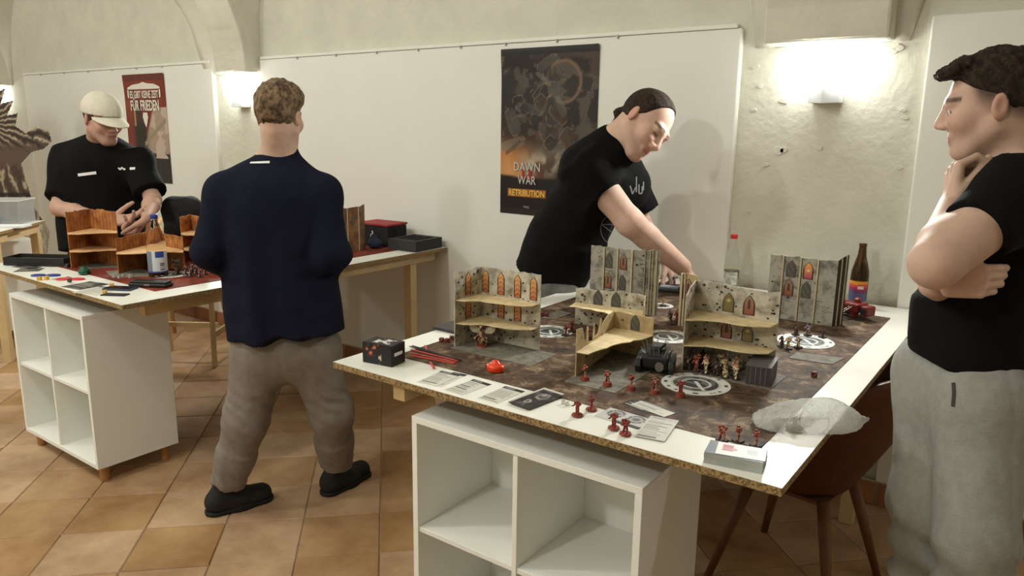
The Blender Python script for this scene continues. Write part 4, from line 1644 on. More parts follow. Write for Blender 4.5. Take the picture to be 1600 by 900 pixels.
STONE = mat('printed_stone', hexc(196, 187, 168), 0.8, col2=hexc(112, 102, 86), scale=30, detail=7, thr=(0.42, 0.72))
CRACK = mat('printed_grey_slabs', hexc(164, 158, 144), 0.8, col2=hexc(78, 72, 64), scale=26, detail=7, thr=(0.46, 0.72))
BOARDS = mat('printed_floor', hexc(226, 204, 160), 0.75, var=0.18, scale=26)
TANWALL = mat('printed_sandstone', hexc(196, 172, 128), 0.8, col2=hexc(150, 124, 88), scale=22)
SPOT = mat('stone_spot', hexc(66, 56, 46), 0.85)
COLUMN = mat('column_print', hexc(186, 168, 138), 0.8, var=0.15, scale=40)
EDGE = mat('card_edge', hexc(58, 48, 40), 0.85)
FRAME_D = mat('window_frame_dark', hexc(62, 34, 24), 0.7)
FRAME_G = mat('window_frame_grey', hexc(74, 68, 60), 0.7)
PANE = mat('pane_print', rough=0.4, attr='Col')
STRIP = mat('column_shadow_dark', hexc(44, 38, 32), 0.85)
SLABGREY = mat('printed_paving', hexc(138, 132, 118), 0.8, col2=hexc(88, 84, 74), scale=40, detail=6)


def arch_pts(w, h, n=7):
    """pointed arch outline, base at z=0"""
    zs = h - w * 0.95
    pts = [(-w / 2, 0), (w / 2, 0)]
    for i in range(n + 1):
        t = i / n
        pts.append((w / 2 * (1 - t ** 1.7), zs + (h - zs) * t ** 0.8))
    for i in range(n - 1, -1, -1):
        t = i / n
        pts.append((-w / 2 * (1 - t ** 1.7), zs + (h - zs) * t ** 0.8))
    return pts


def arch_pane(w, h, o, ex, ey, off, fn, parent, name='pane'):
    o, ex, ey = Vector(o), Vector(ex), Vector(ey)
    nz = ex.cross(ey)
    zs = h - w * 0.95
    n = 26
    vs, fs, cols = [], [], []
    for j in range(n + 1):
        z = h * j / n
        hw = w / 2 if z <= zs else w / 2 * max(0.02, 1 - ((z - zs) / (h - zs)) ** (1.7 / 0.8))
        for i in range(5):
            u = -1 + i / 2
            vs.append(o + ex * (u * hw) + ey * z + nz * off)
            cols.append(fn(u, j / n))
    for j in range(n):
        for i in range(4):
            a = j * 5 + i
            fs.append((a, a + 1, a + 6, a + 5))
    me = bpy.data.meshes.new(name)
    me.from_pydata([tuple(v) for v in vs], [], fs)
    set_colors(me, np.array(cols))
    return link(name, me, PANE, parent)


def fire_glass(u, v):
    b = 0.5 + 0.5 * math.sin(v * 30 + abs(u) * 3)
    c1, c2 = V(hexc(150, 58, 40)), V(hexc(226, 178, 112))
    k = min(1, max(0, v * 0.55 + 0.45 * b ** 2))
    return tuple(c1 * (1 - k) + c2 * k)


def grey_glass(u, v):
    k = 0.5 + 0.5 * math.sin(v * 12 + u * 4)
    return tuple(V(hexc(70, 68, 62)) * (1 - k * .6) + V(hexc(112, 106, 92)) * k * .6)


def olive_glass(u, v):
    k = math.exp(-((u / 0.35) ** 2 + ((v - 0.6) / 0.08) ** 2))
    return tuple(V(hexc(122, 106, 62)) * (1 - k) + V(hexc(222, 200, 120)) * k)


def figure_glass(u, v):
    k = 1.0 if ((u / 0.5) ** 2 + ((v - 0.5) / 0.2) ** 2 < 1 or (abs(u) < 0.25 and 0.5 < v < 0.78)) else 0.0
    c = V(hexc(140, 76, 54)) * (1 - v) + V(hexc(150, 122, 96)) * v
    return tuple(c * (1 - k) + V(hexc(44, 20, 24)) * k)


def sunset_glass(u, v):
    k = math.exp(-((u / 0.3) ** 2 + ((v - 0.5) / 0.06) ** 2))
    c = V(hexc(168, 62, 92)) * (1 - v) + V(hexc(238, 170, 84)) * v
    return tuple(c * (1 - k) + V(hexc(250, 226, 170)) * k)


GLASS = {'f': fire_glass, 'g': grey_glass, 'o': olive_glass, 'p': figure_glass, 's': sunset_glass}


def ragged(L, base, amp, n, seed):
    r = random.Random(seed)
    return [(L * i / n, base + r.uniform(-amp, amp)) for i in range(n + 1)]


def ruin_wall(parent, p0, p1, top, material, wins=(), zb=ZM, th=0.0032, flip=False, spots=0, cols=(), cracks=0, seed=1):
    """card wall from p0 to p1 (xy); top = list of (u, z) along; face towards the viewer is ex x ey"""
    p0, p1 = Vector((*p0, zb)), Vector((*p1, zb))
    ex = (p1 - p0).normalized()
    L = (p1 - p0).length
    ey = Vector((0, 0, 1))
    nz = ex.cross(ey)
    poly = [(0, 0), (L, 0)] + [(u, z) for (u, z) in reversed(top)]
    w = MB().prism(poly, p0 - nz * th, ex, ey, th).build('wall', material, parent)
    r = random.Random(seed * 31)

    def topz(u):
        for (a, b) in zip(top[:-1], top[1:]):
            if a[0] <= u <= b[0] + 1e-9:
                return a[1] + (b[1] - a[1]) * (u - a[0]) / max(1e-6, b[0] - a[0])
        return top[-1][1]
    for (u, z, ww, hh, gl) in wins:
        o = p0 + ex * u + ey * z
        fr = MB().prism(arch_pts(ww * 1.32, hh + ww * 0.16), o - ey * ww * 0.08, ex, ey, 0.0009).build('window', FRAME_D if gl in 'fps' else FRAME_G, w)
        if gl in GLASS:
            pn = arch_pane(ww, hh, o, ex, ey, 0.0012, GLASS[gl], None)
            pn.parent = w
    for (u, ww) in cols:
        MB().prism([(-ww / 2, 0), (ww / 2, 0), (ww / 2, topz(u) - 0.001), (-ww / 2, topz(u) - 0.001)], p0 + ex * u, ex, ey, 0.003).build('column', COLUMN, w)
        MB().prism([(ww / 2, 0), (ww / 2 + 0.0018, 0), (ww / 2 + 0.0018, topz(u) - 0.002), (ww / 2, topz(u) - 0.002)], p0 + ex * u, ex, ey, 0.0012).build('column_shadow_line', STRIP, w)  # column's shadow painted in as a dark strip along one side
    mb = MB()
    for k in range(spots):
        u, z = r.uniform(0.006, L - 0.006), r.uniform(0.006, 1) 
        z = z * (topz(u) - 0.006)
        if any(abs(u - q[0]) < q[2] * 0.85 and q[1] - 0.006 < z < q[1] + q[3] + 0.006 for q in wins):
            continue
        n = 6
        s = r.uniform(0.0022, 0.0056)
        poly = [(u + s * r.uniform(0.7, 1.3) * math.cos(2 * math.pi * i / n), z + s * r.uniform(0.6, 1.0) * math.sin(2 * math.pi * i / n)) for i in range(n)]
        mb.add([p0 + ex * a + ey * b + nz * 0.0004 for a, b in poly], [tuple(range(n))])
    for k in range(cracks):
        u, z = r.uniform(0.01, L - 0.03), r.uniform(0.02, topz(0) - 0.02)
        for s in range(6):
            u2, z2 = u + r.uniform(0.003, 0.007), z + r.uniform(-0.005, 0.005)
            if u2 > L or z2 > topz(u) or z2 < 0:
                break
            d = Vector((u2 - u, z2 - z)).normalized() * 0.0007
            q = [(u - d.y, z + d.x), (u + d.y, z - d.x), (u2 + d.y, z2 - d.x), (u2 - d.y, z2 + d.x)]
            mb.add([p0 + ex * a + ey * b + nz * 0.0004 for a, b in q], [(0, 1, 2, 3)])
            u, z = u2, z2
    if mb.v:
        o = mb.build('stone_marks', SPOT, w)
        o['kind'] = 'stuff'
    return w


def slab(parent, pts, z, th=0.0028, material=BOARDS, name='floor_slab'):
    return MB().prism([(p[0], p[1]) for p in pts], (0, 0, z), (1, 0, 0), (0, 1, 0), th).build(name, material, parent)


def rag_edge(a, b, n, amp, seed, wave=0.0):
    r = random.Random(seed)
    a, b = Vector((*a, 0)), Vector((*b, 0))
    d = b - a
    s = Vector((-d.y, d.x, 0)).normalized()
    out = []
    for i in range(n + 1):
        t = i / n
        off = 0 if i in (0, n) else r.uniform(-amp, amp) + wave * math.sin(t * math.pi * 2)
        p = a + d * t + s * off
        out.append((p.x, p.y))
    return out


def ux(px, py, y, x0):
    return ony(px, py, y).x - x0


# --- left ruin: two storeys with glowing windows
t = thing('ruin_terrain', 'grey stone card ruin with glowing orange windows, left on the near table', 'terrain')
c, yb = (-1.468, 1.858), 1.858
W = [(ux(p, 445, yb, c[0]), 0.158, 0.021, 0.070, 'f') for p in (759, 783, 809, 834)] + [(ux(p, 490, yb, c[0]), 0.083, 0.021, 0.056, 'f') for p in (783, 809)]
ruin_wall(t, c, (-1.240, 1.858), ragged(0.228, 0.238, 0.0025, 14, 3), STONE, W, spots=64, seed=2)
ruin_wall(t, (-1.471, 1.730), c, ragged(0.128, 0.237, 0.003, 8, 4), STONE, [(0.062, 0.158, 0.021, 0.070, 'f'), (0.062, 0.083, 0.021, 0.056, 'f')], spots=50, seed=5)
for z, sd in ((ZM + 0.073, 1), (ZM + 0.147, 2)):
    slab(t, [c, (-1.471, 1.735)] + rag_edge((-1.440, 1.742), (-1.245, 1.820), 9, 0.004, sd, 0.012) + [(-1.243, 1.857)], z)
slab(t, [(-1.474, 1.709), (-1.171, 1.714), (-1.177, 1.861), (-1.47, 1.861)], ZM, 0.0015, SLABGREY, 'paving_base')

# --- rear ruin: tall facade with columns
t = thing('ruin_terrain', 'tall grey card facade with columns and four arched windows, in front of the leaning man', 'terrain')
ys = 2.46
xa = ony(922, 440, ys).x
xb = ony(988, 440, ys).x
L = xb - xa
W = [(ux(p, 405, ys, xa), 0.165, 0.023, 0.056, g) for p, g in ((952, 'g'), (974.5, 'p'))] + [(ux(p, 440, ys, xa), 0.088, 0.023, 0.056, g) for p, g in ((950, 'p'), (972.5, 'g'))]
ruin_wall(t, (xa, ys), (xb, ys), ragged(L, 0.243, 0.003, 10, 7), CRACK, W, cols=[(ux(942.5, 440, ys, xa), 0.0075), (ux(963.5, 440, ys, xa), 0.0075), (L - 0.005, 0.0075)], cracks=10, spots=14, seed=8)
xe = (xb + 0.085, ys + 0.045)
Lr = math.hypot(0.085, 0.045)
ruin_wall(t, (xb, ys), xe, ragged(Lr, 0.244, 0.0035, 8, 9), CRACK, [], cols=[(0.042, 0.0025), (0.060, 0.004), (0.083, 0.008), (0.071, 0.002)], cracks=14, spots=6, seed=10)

# --- low ruin in front of it
t = thing('ruin_terrain', 'low grey card ruin with three arched doorways and a pale ragged floor', 'terrain')
c0, c1, c2 = (-1.330, 2.215), (-1.085, 2.255), (-1.045, 2.165)
L = math.hypot(c1[0] - c0[0], c1[1] - c0[1])
ruin_wall(t, c0, c1, [(0, 0.126)] + ragged(L, 0.130, 0.004, 12, 12)[1:], STONE, [(0.083, 0.079, 0.026, 0.050, 'g'), (0.148, 0.079, 0.026, 0.050, 'g')], spots=60, seed=13)
Ls = math.hypot(c2[0] - c1[0], c2[1] - c1[1])
ruin_wall(t, c1, c2, [(0, 0.130), (Ls * 0.4, 0.128), (Ls * 0.8, 0.118), (Ls, 0.116)], TANWALL, [(Ls * 0.45, 0.079, 0.018, 0.046, 'g')], spots=6, seed=14)
slab(t, [c0] + rag_edge((-1.315, 2.15), (-1.048, 2.150), 10, 0.005, 15, 0.008) + [c2, c1], ZM + 0.074)

# --- front ruin: open two-storey corner on paving
t = thing('ruin_terrain', 'sandy card ruin with broken side wall on grey paving, front centre of the table', 'terrain')
a0, a1, a2 = (-1.021, 1.715), (-1.066, 2.010), (-0.932, 2.005)
La = math.hypot(a1[0] - a0[0], a1[1] - a0[1])
prof = [(0, .136), (.04, .131), (.062, .088), (.075, .078), (.078, .126), (.083, .126), (.086, .077), (.125, .074), (.128, .124), (.133, .124), (.137, .080), (.165, .086), (.18, .112), (.184, .126), (.188, .126), (.19, .10), (.22, .116), (.245, .123), (La, .126)]
ruin_wall(t, a0, a1, prof, TANWALL, [], spots=14, seed=20)
Lb = math.hypot(a2[0] - a1[0], a2[1] - a1[1])
ruin_wall(t, a1, a2, ragged(Lb, 0.124, 0.003, 8, 21), TANWALL, [(0.073, 0.078, 0.024, 0.046, 'g')], spots=10, seed=22)
slab(t, [a0] + rag_edge((-0.985, 1.718), (-0.975, 1.80), 4, 0.003, 23) + rag_edge((-0.975, 1.83), (-0.934, 1.962), 6, 0.005, 24) + [a2, a1], ZM + 0.070)
slab(t, [(-1.024, 1.660), (-0.871, 1.665), (-0.878, 1.90), (-0.93, 2.0), (-1.066, 2.008)], ZM, 0.0015, SLABGREY, 'paving_base')

# --- right ruin: two storeys with two pairs of doors
t = thing('ruin_terrain', 'grey stone card ruin with olive and red doors, right centre of the table', 'terrain')
b0, b1, b2 = (-0.812, 1.955), (-0.838, 2.082), (-0.592, 2.082)
xs = b1[0]
W = [(ux(1138, 480, 2.082, xs), 0.162, 0.026, 0.054, 'o'), (ux(1170, 485, 2.082, xs), 0.162, 0.026, 0.054, 'p'),
     (ux(1135, 520, 2.082, xs), 0.083, 0.026, 0.050, 'p'), (ux(1168, 522, 2.082, xs), 0.083, 0.026, 0.050, 'o')]
ruin_wall(t, b1, b2, [(0, .240), (.04, .241), (.1, .238), (.14, .236), (.19, .234), (.21, .232), (.232, .236), (.246, .238)], STONE, W, spots=80, seed=30)
ruin_wall(t, b0, b1, [(0, .218), (.02, .222), (.05, .234), (.09, .236), (.1296, .240)], STONE, [], spots=36, seed=31)
for z, sd in ((ZM + 0.072, 5), (ZM + 0.147, 6)):
    slab(t, [b1, b0] + rag_edge((-0.795, 1.965), (-0.596, 2.030), 9, 0.004, sd + 40, 0.012) + [(-0.594, 2.081)], z)
slab(t, [(-0.82, 1.945), (-0.56, 1.945), (-0.556, 2.085), (-0.845, 2.087)], ZM, 0.0015, SLABGREY, 'paving_base')

# --- rear right facade
t = thing('ruin_terrain', 'dark grey card facade with columns and coloured windows, beside the beer bottle', 'terrain')
y5 = 2.755
x0 = ony(1200, 450, y5).x
x1 = ony(1306, 450, y5).x
L = x1 - x0
W = [(ux(p, q, y5, x0), zz, 0.027, 0.058, g) for p, q, zz, g in ((1236, 425, 0.160, 'g'), (1263, 425, 0.160, 's'), (1231.5, 457, 0.090, 'p'), (1259, 457, 0.090, 'g'))]
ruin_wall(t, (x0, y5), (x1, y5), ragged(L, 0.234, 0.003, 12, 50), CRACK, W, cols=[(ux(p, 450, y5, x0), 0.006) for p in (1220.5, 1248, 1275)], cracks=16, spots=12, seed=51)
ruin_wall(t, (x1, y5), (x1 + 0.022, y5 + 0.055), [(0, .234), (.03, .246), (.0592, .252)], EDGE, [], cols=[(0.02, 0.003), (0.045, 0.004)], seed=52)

# --- sandy ruin half hidden behind the right ruin
t = thing('ruin_terrain', 'tan card ruin half hidden behind the olive-door ruin near the leaning man\'s hand', 'terrain')
y6 = 2.42
x0 = ony(1063, 440, y6).x
x1 = ony(1120, 440, y6).x
ruin_wall(t, (x0, y6), (x1, y6), [(0, .185), (.02, .19), (.06, .185), (.07, .165), (.1, .165), (.105, .15), (x1 - x0, .15)], TANWALL, [(.030, .10, .03, .07, 'p')], cols=[(0.006, 0.006), (0.018, 0.004)], spots=5, seed=60)
ruin_wall(t, (x0 - .03, y6 + .1), (x0, y6), [(0, .17), (.05, .18), (.1044, .185)], TANWALL, [], seed=61)

# loose flat paving pieces
for k, (pts, lab) in enumerate([([(846, 497), (872, 485), (893, 490), (868, 499)], 'flat grey paving piece on the mat behind the orange-window ruin'),
                                ([(1232, 560), (1245, 551), (1320, 560), (1300, 570)], 'flat grey paving piece on the mat right of the olive-door ruin')]):
    P = [onz(p[0], p[1], ZM) for p in pts]
    tag(slab(None, [(p.x, p.y) for p in P], ZM + 0.0002, 0.0015, SLABGREY, 'paving_piece'), lab, 'paving')

# small container
t = thing('container_terrain', 'dark grey ribbed toy container in front of the olive-door ruin', 'terrain', (-0.628, 1.950, ZM + 0.0016), math.radians(8))
CONT = mat('container_paint', hexc(92, 90, 86), 0.6, var=0.15, scale=40)
CONT_D = mat('container_print', hexc(62, 56, 54), 0.7, var=0.2, scale=60)
MB().box(0, 0.064, 0, 0.11, 0, 0.052).build('body', CONT, t, bevel=0.001)
MB().box(0.001, 0.063, -0.0008, 0.0002, 0.002, 0.05).build('front_print', CONT_D, t)
for k in range(4):
    MB().box(0.012 + 0.013 * k, 0.0126 + 0.013 * k, -0.0016, 0, 0.004, 0.05).build('rib', mat('rib_light', hexc(168, 160, 150), 0.6), t)
MB().box(-0.002, 0.066, -0.002, 0.112, 0.052, 0.0545).build('lid', CONT, t, bevel=0.0008)

# pale rounded marker inside the sandy ruin
t = thing('rubble_marker', 'pale rounded marker on a thin post inside the sandy ruin', 'marker', (*onz(1008, 572, ZM)[:2], ZM + 0.0016), math.radians(-35))
S = Sdf()
S.ell((0, 0, .034), (.016, .006, .015), k=.006)
S.ell((.004, 0, .024), (.011, .005, .008), k=.006)
sdf_obj('head', S, .002, mat('marker_pale', hexc(196, 184, 172), .7, var=.1, scale=150), t)
MB().lathe([(.008, 0), (.006, .002), (.0015, .003), (.0015, .026)], 10).build('post', mat('marker_post', hexc(70, 62, 56), .7), t)

# ------------------------------------------------------------------ miniatures
MINI_RED = mat('mini_red', rough=0.55, attr='Col', var=0.25, scale=260)


def mini_mesh(kind, seed=0):
    S = Sdf()
    m = 0.001
    r = random.Random(seed)
    lean = r.uniform(-1.5, 1.5)
    hz = 1.0
    def P(x, y, z):
        return V((x * m, y * m, z * m * hz))
    if kind == 'trooper':
        S.cap(P(-5, 0, 1), P(-4, 1, 9), 2.8 * m, 2.6 * m, k=.001); S.cap(P(-4, 1, 9), P(-2, 0, 17), 2.6 * m, 3.2 * m, k=.001)
        S.cap(P(5, -2, 1), P(4.5, -1, 9), 2.8 * m, 2.6 * m, k=.001); S.cap(P(4.5, -1, 9), P(2, 0, 17), 2.6 * m, 3.2 * m, k=.001)
        S.ell(P(0, 0, 23), V((6, 4.5, 6)) * m, k=.002); S.ell(P(0, 3.6, 24), V((5, 4, 6)) * m, k=.001)
        S.ell(P(-7.5, 0, 27), V((4, 4.2, 4)) * m, k=.0008); S.ell(P(7.5, 0, 27), V((4, 4.2, 4)) * m, k=.0008)
        S.ell(P(0, -1.4, 31), V((3, 3.2, 3.4)) * m, k=.0008)
        S.cap(P(-7.5, -1, 24), P(-5, -6, 19), 2.2 * m, 1.9 * m, k=.001); S.cap(P(7.5, -1, 24), P(4, -7, 20), 2.2 * m, 1.9 * m, k=.001)
        S.cap(P(-7, -7, 18), P(8, -8, 22), 1.8 * m, 1.6 * m, k=.0006); S.cap(P(8, -8, 22), P(12, -8.2, 23), 0.9 * m, k=.0005)
    elif kind == 'raised':
        S.cap(P(-4, 2, 1), P(-3, 0, 16), 2.8 * m, 3 * m, k=.001); S.cap(P(5, -3, 1), P(2, 0, 16), 2.8 * m, 3 * m, k=.001)
        S.ell(P(0, 0, 22), V((5.5, 4.5, 6)) * m, k=.002); S.ell(P(0, 3.6, 24), V((4.6, 3.6, 6)) * m, k=.001)
        S.ell(P(-7, 0, 26.5), V((4, 4, 4)) * m, k=.0008); S.ell(P(7, 0, 27), V((4, 4, 4)) * m, k=.0008)
        S.ell(P(0, -1.2, 30.5), V((3, 3.1, 3.4)) * m, k=.0008)
        S.cap(P(7, -1, 27), P(10, -3, 33), 2.1 * m, 1.8 * m, k=.001); S.cap(P(10, -3, 32), P(3, -5, 44), 1.0 * m, .6 * m, k=.0005)
        S.cap(P(-7, -1, 25), P(-8, -6, 20), 2.1 * m, 1.8 * m, k=.001); S.cap(P(-8.5, -5, 20), P(-8, -12, 22), 1.5 * m, 1.2 * m, k=.0006)
    elif kind == 'cloak':
        S.cap(P(0, 2, 1), P(0, 1, 22), 7 * m, 4 * m, k=.002); S.ell(P(0, 0, 24), V((6, 4, 5)) * m, k=.002)
        S.ell(P(0, -2, 30), V((3, 3.2, 3.6)) * m, k=.001); S.cap(P(-6, -1, 25), P(-7, -6, 18), 2 * m, 1.7 * m, k=.001)
        S.cap(P(6, -1, 25), P(8, -5, 27), 2 * m, 1.7 * m, k=.001); S.cap(P(8, -6, 4), P(8, -5, 42), .8 * m, k=.0004)
        S.ell(P(8, -5, 42), V((2.6, 1.2, 2.6)) * m, k=.0006)
    elif kind == 'beast':
        S.cap(P(-6, 0, 1), P(-4, 3, 9), 2.6 * m, 3 * m, k=.001); S.cap(P(-4, 3, 9), P(-3, -1, 17), 3 * m, 4 * m, k=.001)
        S.cap(P(6, -2, 1), P(5, 2, 9), 2.6 * m, 3 * m, k=.001); S.cap(P(5, 2, 9), P(3, -1, 17), 3 * m, 4 * m, k=.001)
        S.ell(P(0, 0, 25), V((8, 6, 9)) * m, k=.003); S.ell(P(0, -5, 33), V((3.6, 4.4, 3.6)) * m, k=.001)
        S.cap(P(-8, 0, 29), P(-13, -4, 20), 3 * m, 2.4 * m, k=.001); S.cap(P(8, 0, 29), P(14, -3, 34), 3 * m, 2.4 * m, k=.001)
        S.cap(P(14, -3, 26), P(15, -4, 48), 1.2 * m, .8 * m, k=.0005)
        for i in (-1, 1):
            S.cap(P(i * 2.5, -4, 36), P(i * 6, -2, 43), 1.3 * m, .5 * m, k=.0005)
        S.cap(P(-4, 5, 30), P(-9, 7, 42), 1.4 * m, .5 * m, k=.0005); S.cap(P(4, 5, 30), P(9, 8, 41), 1.4 * m, .5 * m, k=.0005)
    lo, hi = S.bounds(0.003)
    v, q = surface(S, lo, hi, 0.0011)
    return v, q


MINI_V = {k: mini_mesh(k, i) for i, k in enumerate(('trooper', 'raised', 'cloak', 'beast'))}
MINI_ME = {}


def mini_me(kind, scheme):
    if (kind, scheme) in MINI_ME:
        return MINI_ME[(kind, scheme)]
    v, q = MINI_V[kind]
    me = bpy.data.meshes.new('figure')
    me.from_pydata(v.tolist(), [], q.tolist())
    me.polygons.foreach_set('use_smooth', [True] * len(q))
    n = fbm(v * 260, hash(kind) % 50 if False else len(kind), 2)[:, None]
    z = v[:, 2:3] * 1000
    if scheme == 'red':
        c = V(hexc(124, 40, 30)) * (0.6 + 0.7 * n)
    elif scheme == 'redtrim':
        c = np.where(n > 0.58, V(hexc(168, 118, 88)), V(hexc(118, 38, 30)))
        c = np.where((z < 17) & (n < 0.42), V(hexc(52, 36, 32)), c)
    elif scheme == 'dark':
        c = np.where(n > 0.63, V(hexc(120, 104, 84)), V(hexc(40, 34, 32)))
        c = np.where((n < 0.36), V(hexc(96, 26, 24)), c)
    elif scheme == 'bone':
        c = np.where(n > 0.5, V(hexc(208, 190, 150)), V(hexc(86, 58, 44)))
        c = np.where((z > 28) & (n > 0.4), V(hexc(196, 140, 104)), c)
    else:
        c = np.where(n > 0.55, V(hexc(150, 148, 150)), V(hexc(36, 34, 38)))
        c = np.where((n < 0.40), V(hexc(132, 34, 34)), c)
    set_colors(me, c + np.zeros((len(v), 3)))
    me.materials.append(MINI_RED)
    MINI_ME[(kind, scheme)] = me
    return me


BASE_RED = mat('mini_base_red', hexc(134, 58, 42), 0.6, var=0.15, scale=200)
BASE_DK = mat('mini_base_dark', hexc(52, 40, 32), 0.7, var=0.2, scale=200)
BASE_ME = {}


def base_me(r, m_):
    key = (r, m_.name)
    if key not in BASE_ME:
        mb = MB().lathe([(r, 0), (r * 0.9, 0.0035)], 20)
        o = mb.build('base', m_)
        BASE_ME[key] = o.data
        bpy.data.objects.remove(o)
    return BASE_ME[key]


def mini(loc, kind, scheme, label, rz=0.0, s=1.0, base=BASE_RED, br=0.0145, group=None, rock=False, hb=0.0033):
    t = thing('miniature', label, 'miniature', loc, rz, group)
    b = bpy.data.objects.new('base', base_me(br, base))
    COL.objects.link(b)
    b.parent = t
    f = bpy.data.objects.new('figure', mini_me(kind, scheme))
    COL.objects.link(f)
    f.parent = t
    f.location = (0, 0, hb)
    f.scale = (s, s, s)
    if rock:
        b.scale = (1, 1, 3.2)
        f.location = (0, 0, 0.0108)
    return t


FACE = math.radians(-35)


def pz(px, py, z=ZM):
    p = onz(px, py, z)
    return (p.x, p.y, z)


for (px, py, k, sc, lab) in [(914, 594, 'trooper', 'redtrim', 'red figure at the paving corner, leftmost of the row before the sandy ruin'),
                             (949, 603, 'trooper', 'redtrim', 'red gunner figure on the paving, second from the left in the row'),
                             (986, 609, 'trooper', 'redtrim', 'red figure in mid-row just off the paving edge'),
                             (1023, 615, 'trooper', 'redtrim', 'red figure with tan trim beside the large white disc'),
                             (1063, 620, 'raised', 'red', 'plain red figure standing on the rim of the large white disc')]:
    on_pav = px < 960
    mini(pz(px, py, ZM + (0.0016 if on_pav else 0.0001)), k, sc, lab, FACE + random.uniform(-.5, .5), 0.98, rock=True, group='row of red figures before the sandy ruin', br=0.0125)
for (px, py, k, lab) in [(902, 649, 'raised', 'red figure on the white table edge, left of the pair beside the booklet'), (924, 640, 'trooper', 'red figure half on the mat edge, beside the black booklet'),
                         (959, 669, 'raised', 'red figure standing on the emblem card, sword up'), (977, 678, 'trooper', 'red figure at the front edge of the emblem card')]:
    mini(pz(px, py, ZT + (0.0035 if px > 950 else 0.0023)), k, 'red', lab, FACE + random.uniform(-.6, .6), 1.0, BASE_RED, 0.0145, 'red figures on the table edge')
for (px, py, lab) in [(1128, 688, 'dark red figure behind the card deck, left of three'), (1153, 689, 'dark red figure behind the card deck, middle of three'), (1181, 696, 'dark red figure behind the card deck, beside the bubble-wrap bag')]:
    mini(pz(px, py, ZT + 0.0023), 'trooper', 'redtrim', lab, FACE + random.uniform(-.6, .6), 1.0, BASE_DK, 0.0145, 'figures behind the card deck')
# crowd in the ground floor of the right ruin
r = random.Random(5)
for i in range(16):
    row = i % 2
    x = -0.802 + 0.0140 * i + r.uniform(-.002, .002) if i < 11 else -0.79 + 0.026 * (i - 11)
    y = 1.966 + 0.030 * row + r.uniform(-.003, .003) + (0.055 if i >= 11 else 0)
    if x > -0.645:
        x = -0.66 - 0.012 * r.random()
        y = 1.955 if i % 2 else 2.04
    mini((x, y, ZM + 0.0016), ('beast', 'raised', 'cloak')[i % 3], ('dark', 'bone', 'redtrim' if i < 5 else 'bone')[(i + row) % 3], 'painted bone and dark figure crowded on the ground floor of the olive-door ruin', FACE + r.uniform(-.5, .5), 1.15 if i % 3 else 1.0, BASE_DK, 0.0125, 'figure crowd in the olive-door ruin')
# others farther back
for (px, py, k, sc, s, lab) in [(1047, 507, 'beast', 'dark', 1.15, 'black horned figure behind the sandy ruin, left of the olive-door ruin'), (1057, 503, 'cloak', 'red', 1.1, 'thin red figure touching the left edge of the olive-door ruin'),
                                (884, 524, 'trooper', 'red', 1.0, 'red figure on the white disc by the orange-window ruin'), (893, 518, 'raised', 'red', 1.0, 'red figure just right of the half hidden white disc'), (919, 528, 'trooper', 'redtrim', .9, 'red figure seen through the broken wall of the sandy ruin'),
                                (1221, 541, 'cloak', 'dark', .95, 'dark figure nearest the olive-door ruin, on the right white disc'), (1231, 545, 'raised', 'bone', 1.0, 'bone figure at the front of the right white disc'), (1247, 543, 'trooper', 'bone', .95, 'bone figure with dark weapon on the right white disc'),
                                (1243, 523, 'cloak', 'dark', 1.05, 'dark hooded figure before the coloured-window facade'), (1262, 524, 'beast', 'metal', .9, 'dark red horned figure before the coloured-window facade'), (1285, 527, 'raised', 'dark', .8, 'small dark figure at the far right of the white disc'),
                                (1036, 478, 'raised', 'bone', .85, 'small bone figure on the far white disc right of the columned facade')]:
    mini(pz(px, py, ZM + (0.0012 if px not in (1047, 1057) else 0.0002)), k, sc, lab, FACE + random.uniform(-.8, .8), s, BASE_DK, 0.0145)
for (px, lab) in ((1119, 'dark spiky figure behind the olive-door ruin, left of two'), (1136, 'dark spiky figure behind the olive-door ruin, right of two')):
    p = ony(px, 452, 2.62)
    mini((p.x, p.y, ZM + 0.0002), 'beast', 'metal', lab, FACE, 1.9, BASE_DK, 0.0145)

# winged figure in the left ruin
t = thing('winged_miniature', 'winged creature miniature inside the orange-window ruin', 'miniature', (-1.405, 1.782, ZM + 0.0016), math.radians(20))
t.scale = (1.15, 1.15, 1.0)
MB().lathe([(0.016, 0), (0.0145, 0.004)], 20).build('base', BASE_RED, t)
S = Sdf()
S.ell((0, 0, 0.026), (0.011, 0.010, 0.016), k=.004)
S.cap((0, 0, 0.006), (0, 0, 0.02), 0.005, 0.009, k=.004)
S.cap((0, -0.002, 0.04), (0, -0.006, 0.062), 0.006, 0.004, k=.004)
S.ell((0, -0.007, 0.064), (0.0055, 0.006, 0.006), k=.003)
for i in (-1, 1):
    S.cap((i * .006, -.006, .040), (i * .018, -.009, .028), .003, .0022, k=.002)
    S.cap((i * .018, -.009, .028), (i * .013, -.010, .008), .0022, .0012, k=.002)
v, q = surface(S, *S.bounds(.004), 0.0014)
me = bpy.data.meshes.new('figure')
me.from_pydata(v.tolist(), [], q.tolist())
n = fbm(v * 180, 3, 2)[:, None]
set_colors(me, np.where(n > 0.5, V(hexc(176, 150, 112)), V(hexc(96, 40, 30))) + np.zeros((len(v), 3)))
me.polygons.foreach_set('use_smooth', [True] * len(q))
link('figure', me, MINI_RED, t)
for i in (-1, 1):
    poly = [(0, .048), (i * .012, .060), (i * .026, .068), (i * .038, .067), (i * .035, .052), (i * .026, .043), (i * .010, .041)]
    if i < 0:
        poly = poly[::-1]
    MB().prism(poly, (0, 0.004, 0), (1, 0, 0), (0, 0, 1), 0.0016).build('wing', mat('wing_cream', hexc(196, 182, 152), 0.7, var=0.2, scale=200), t)

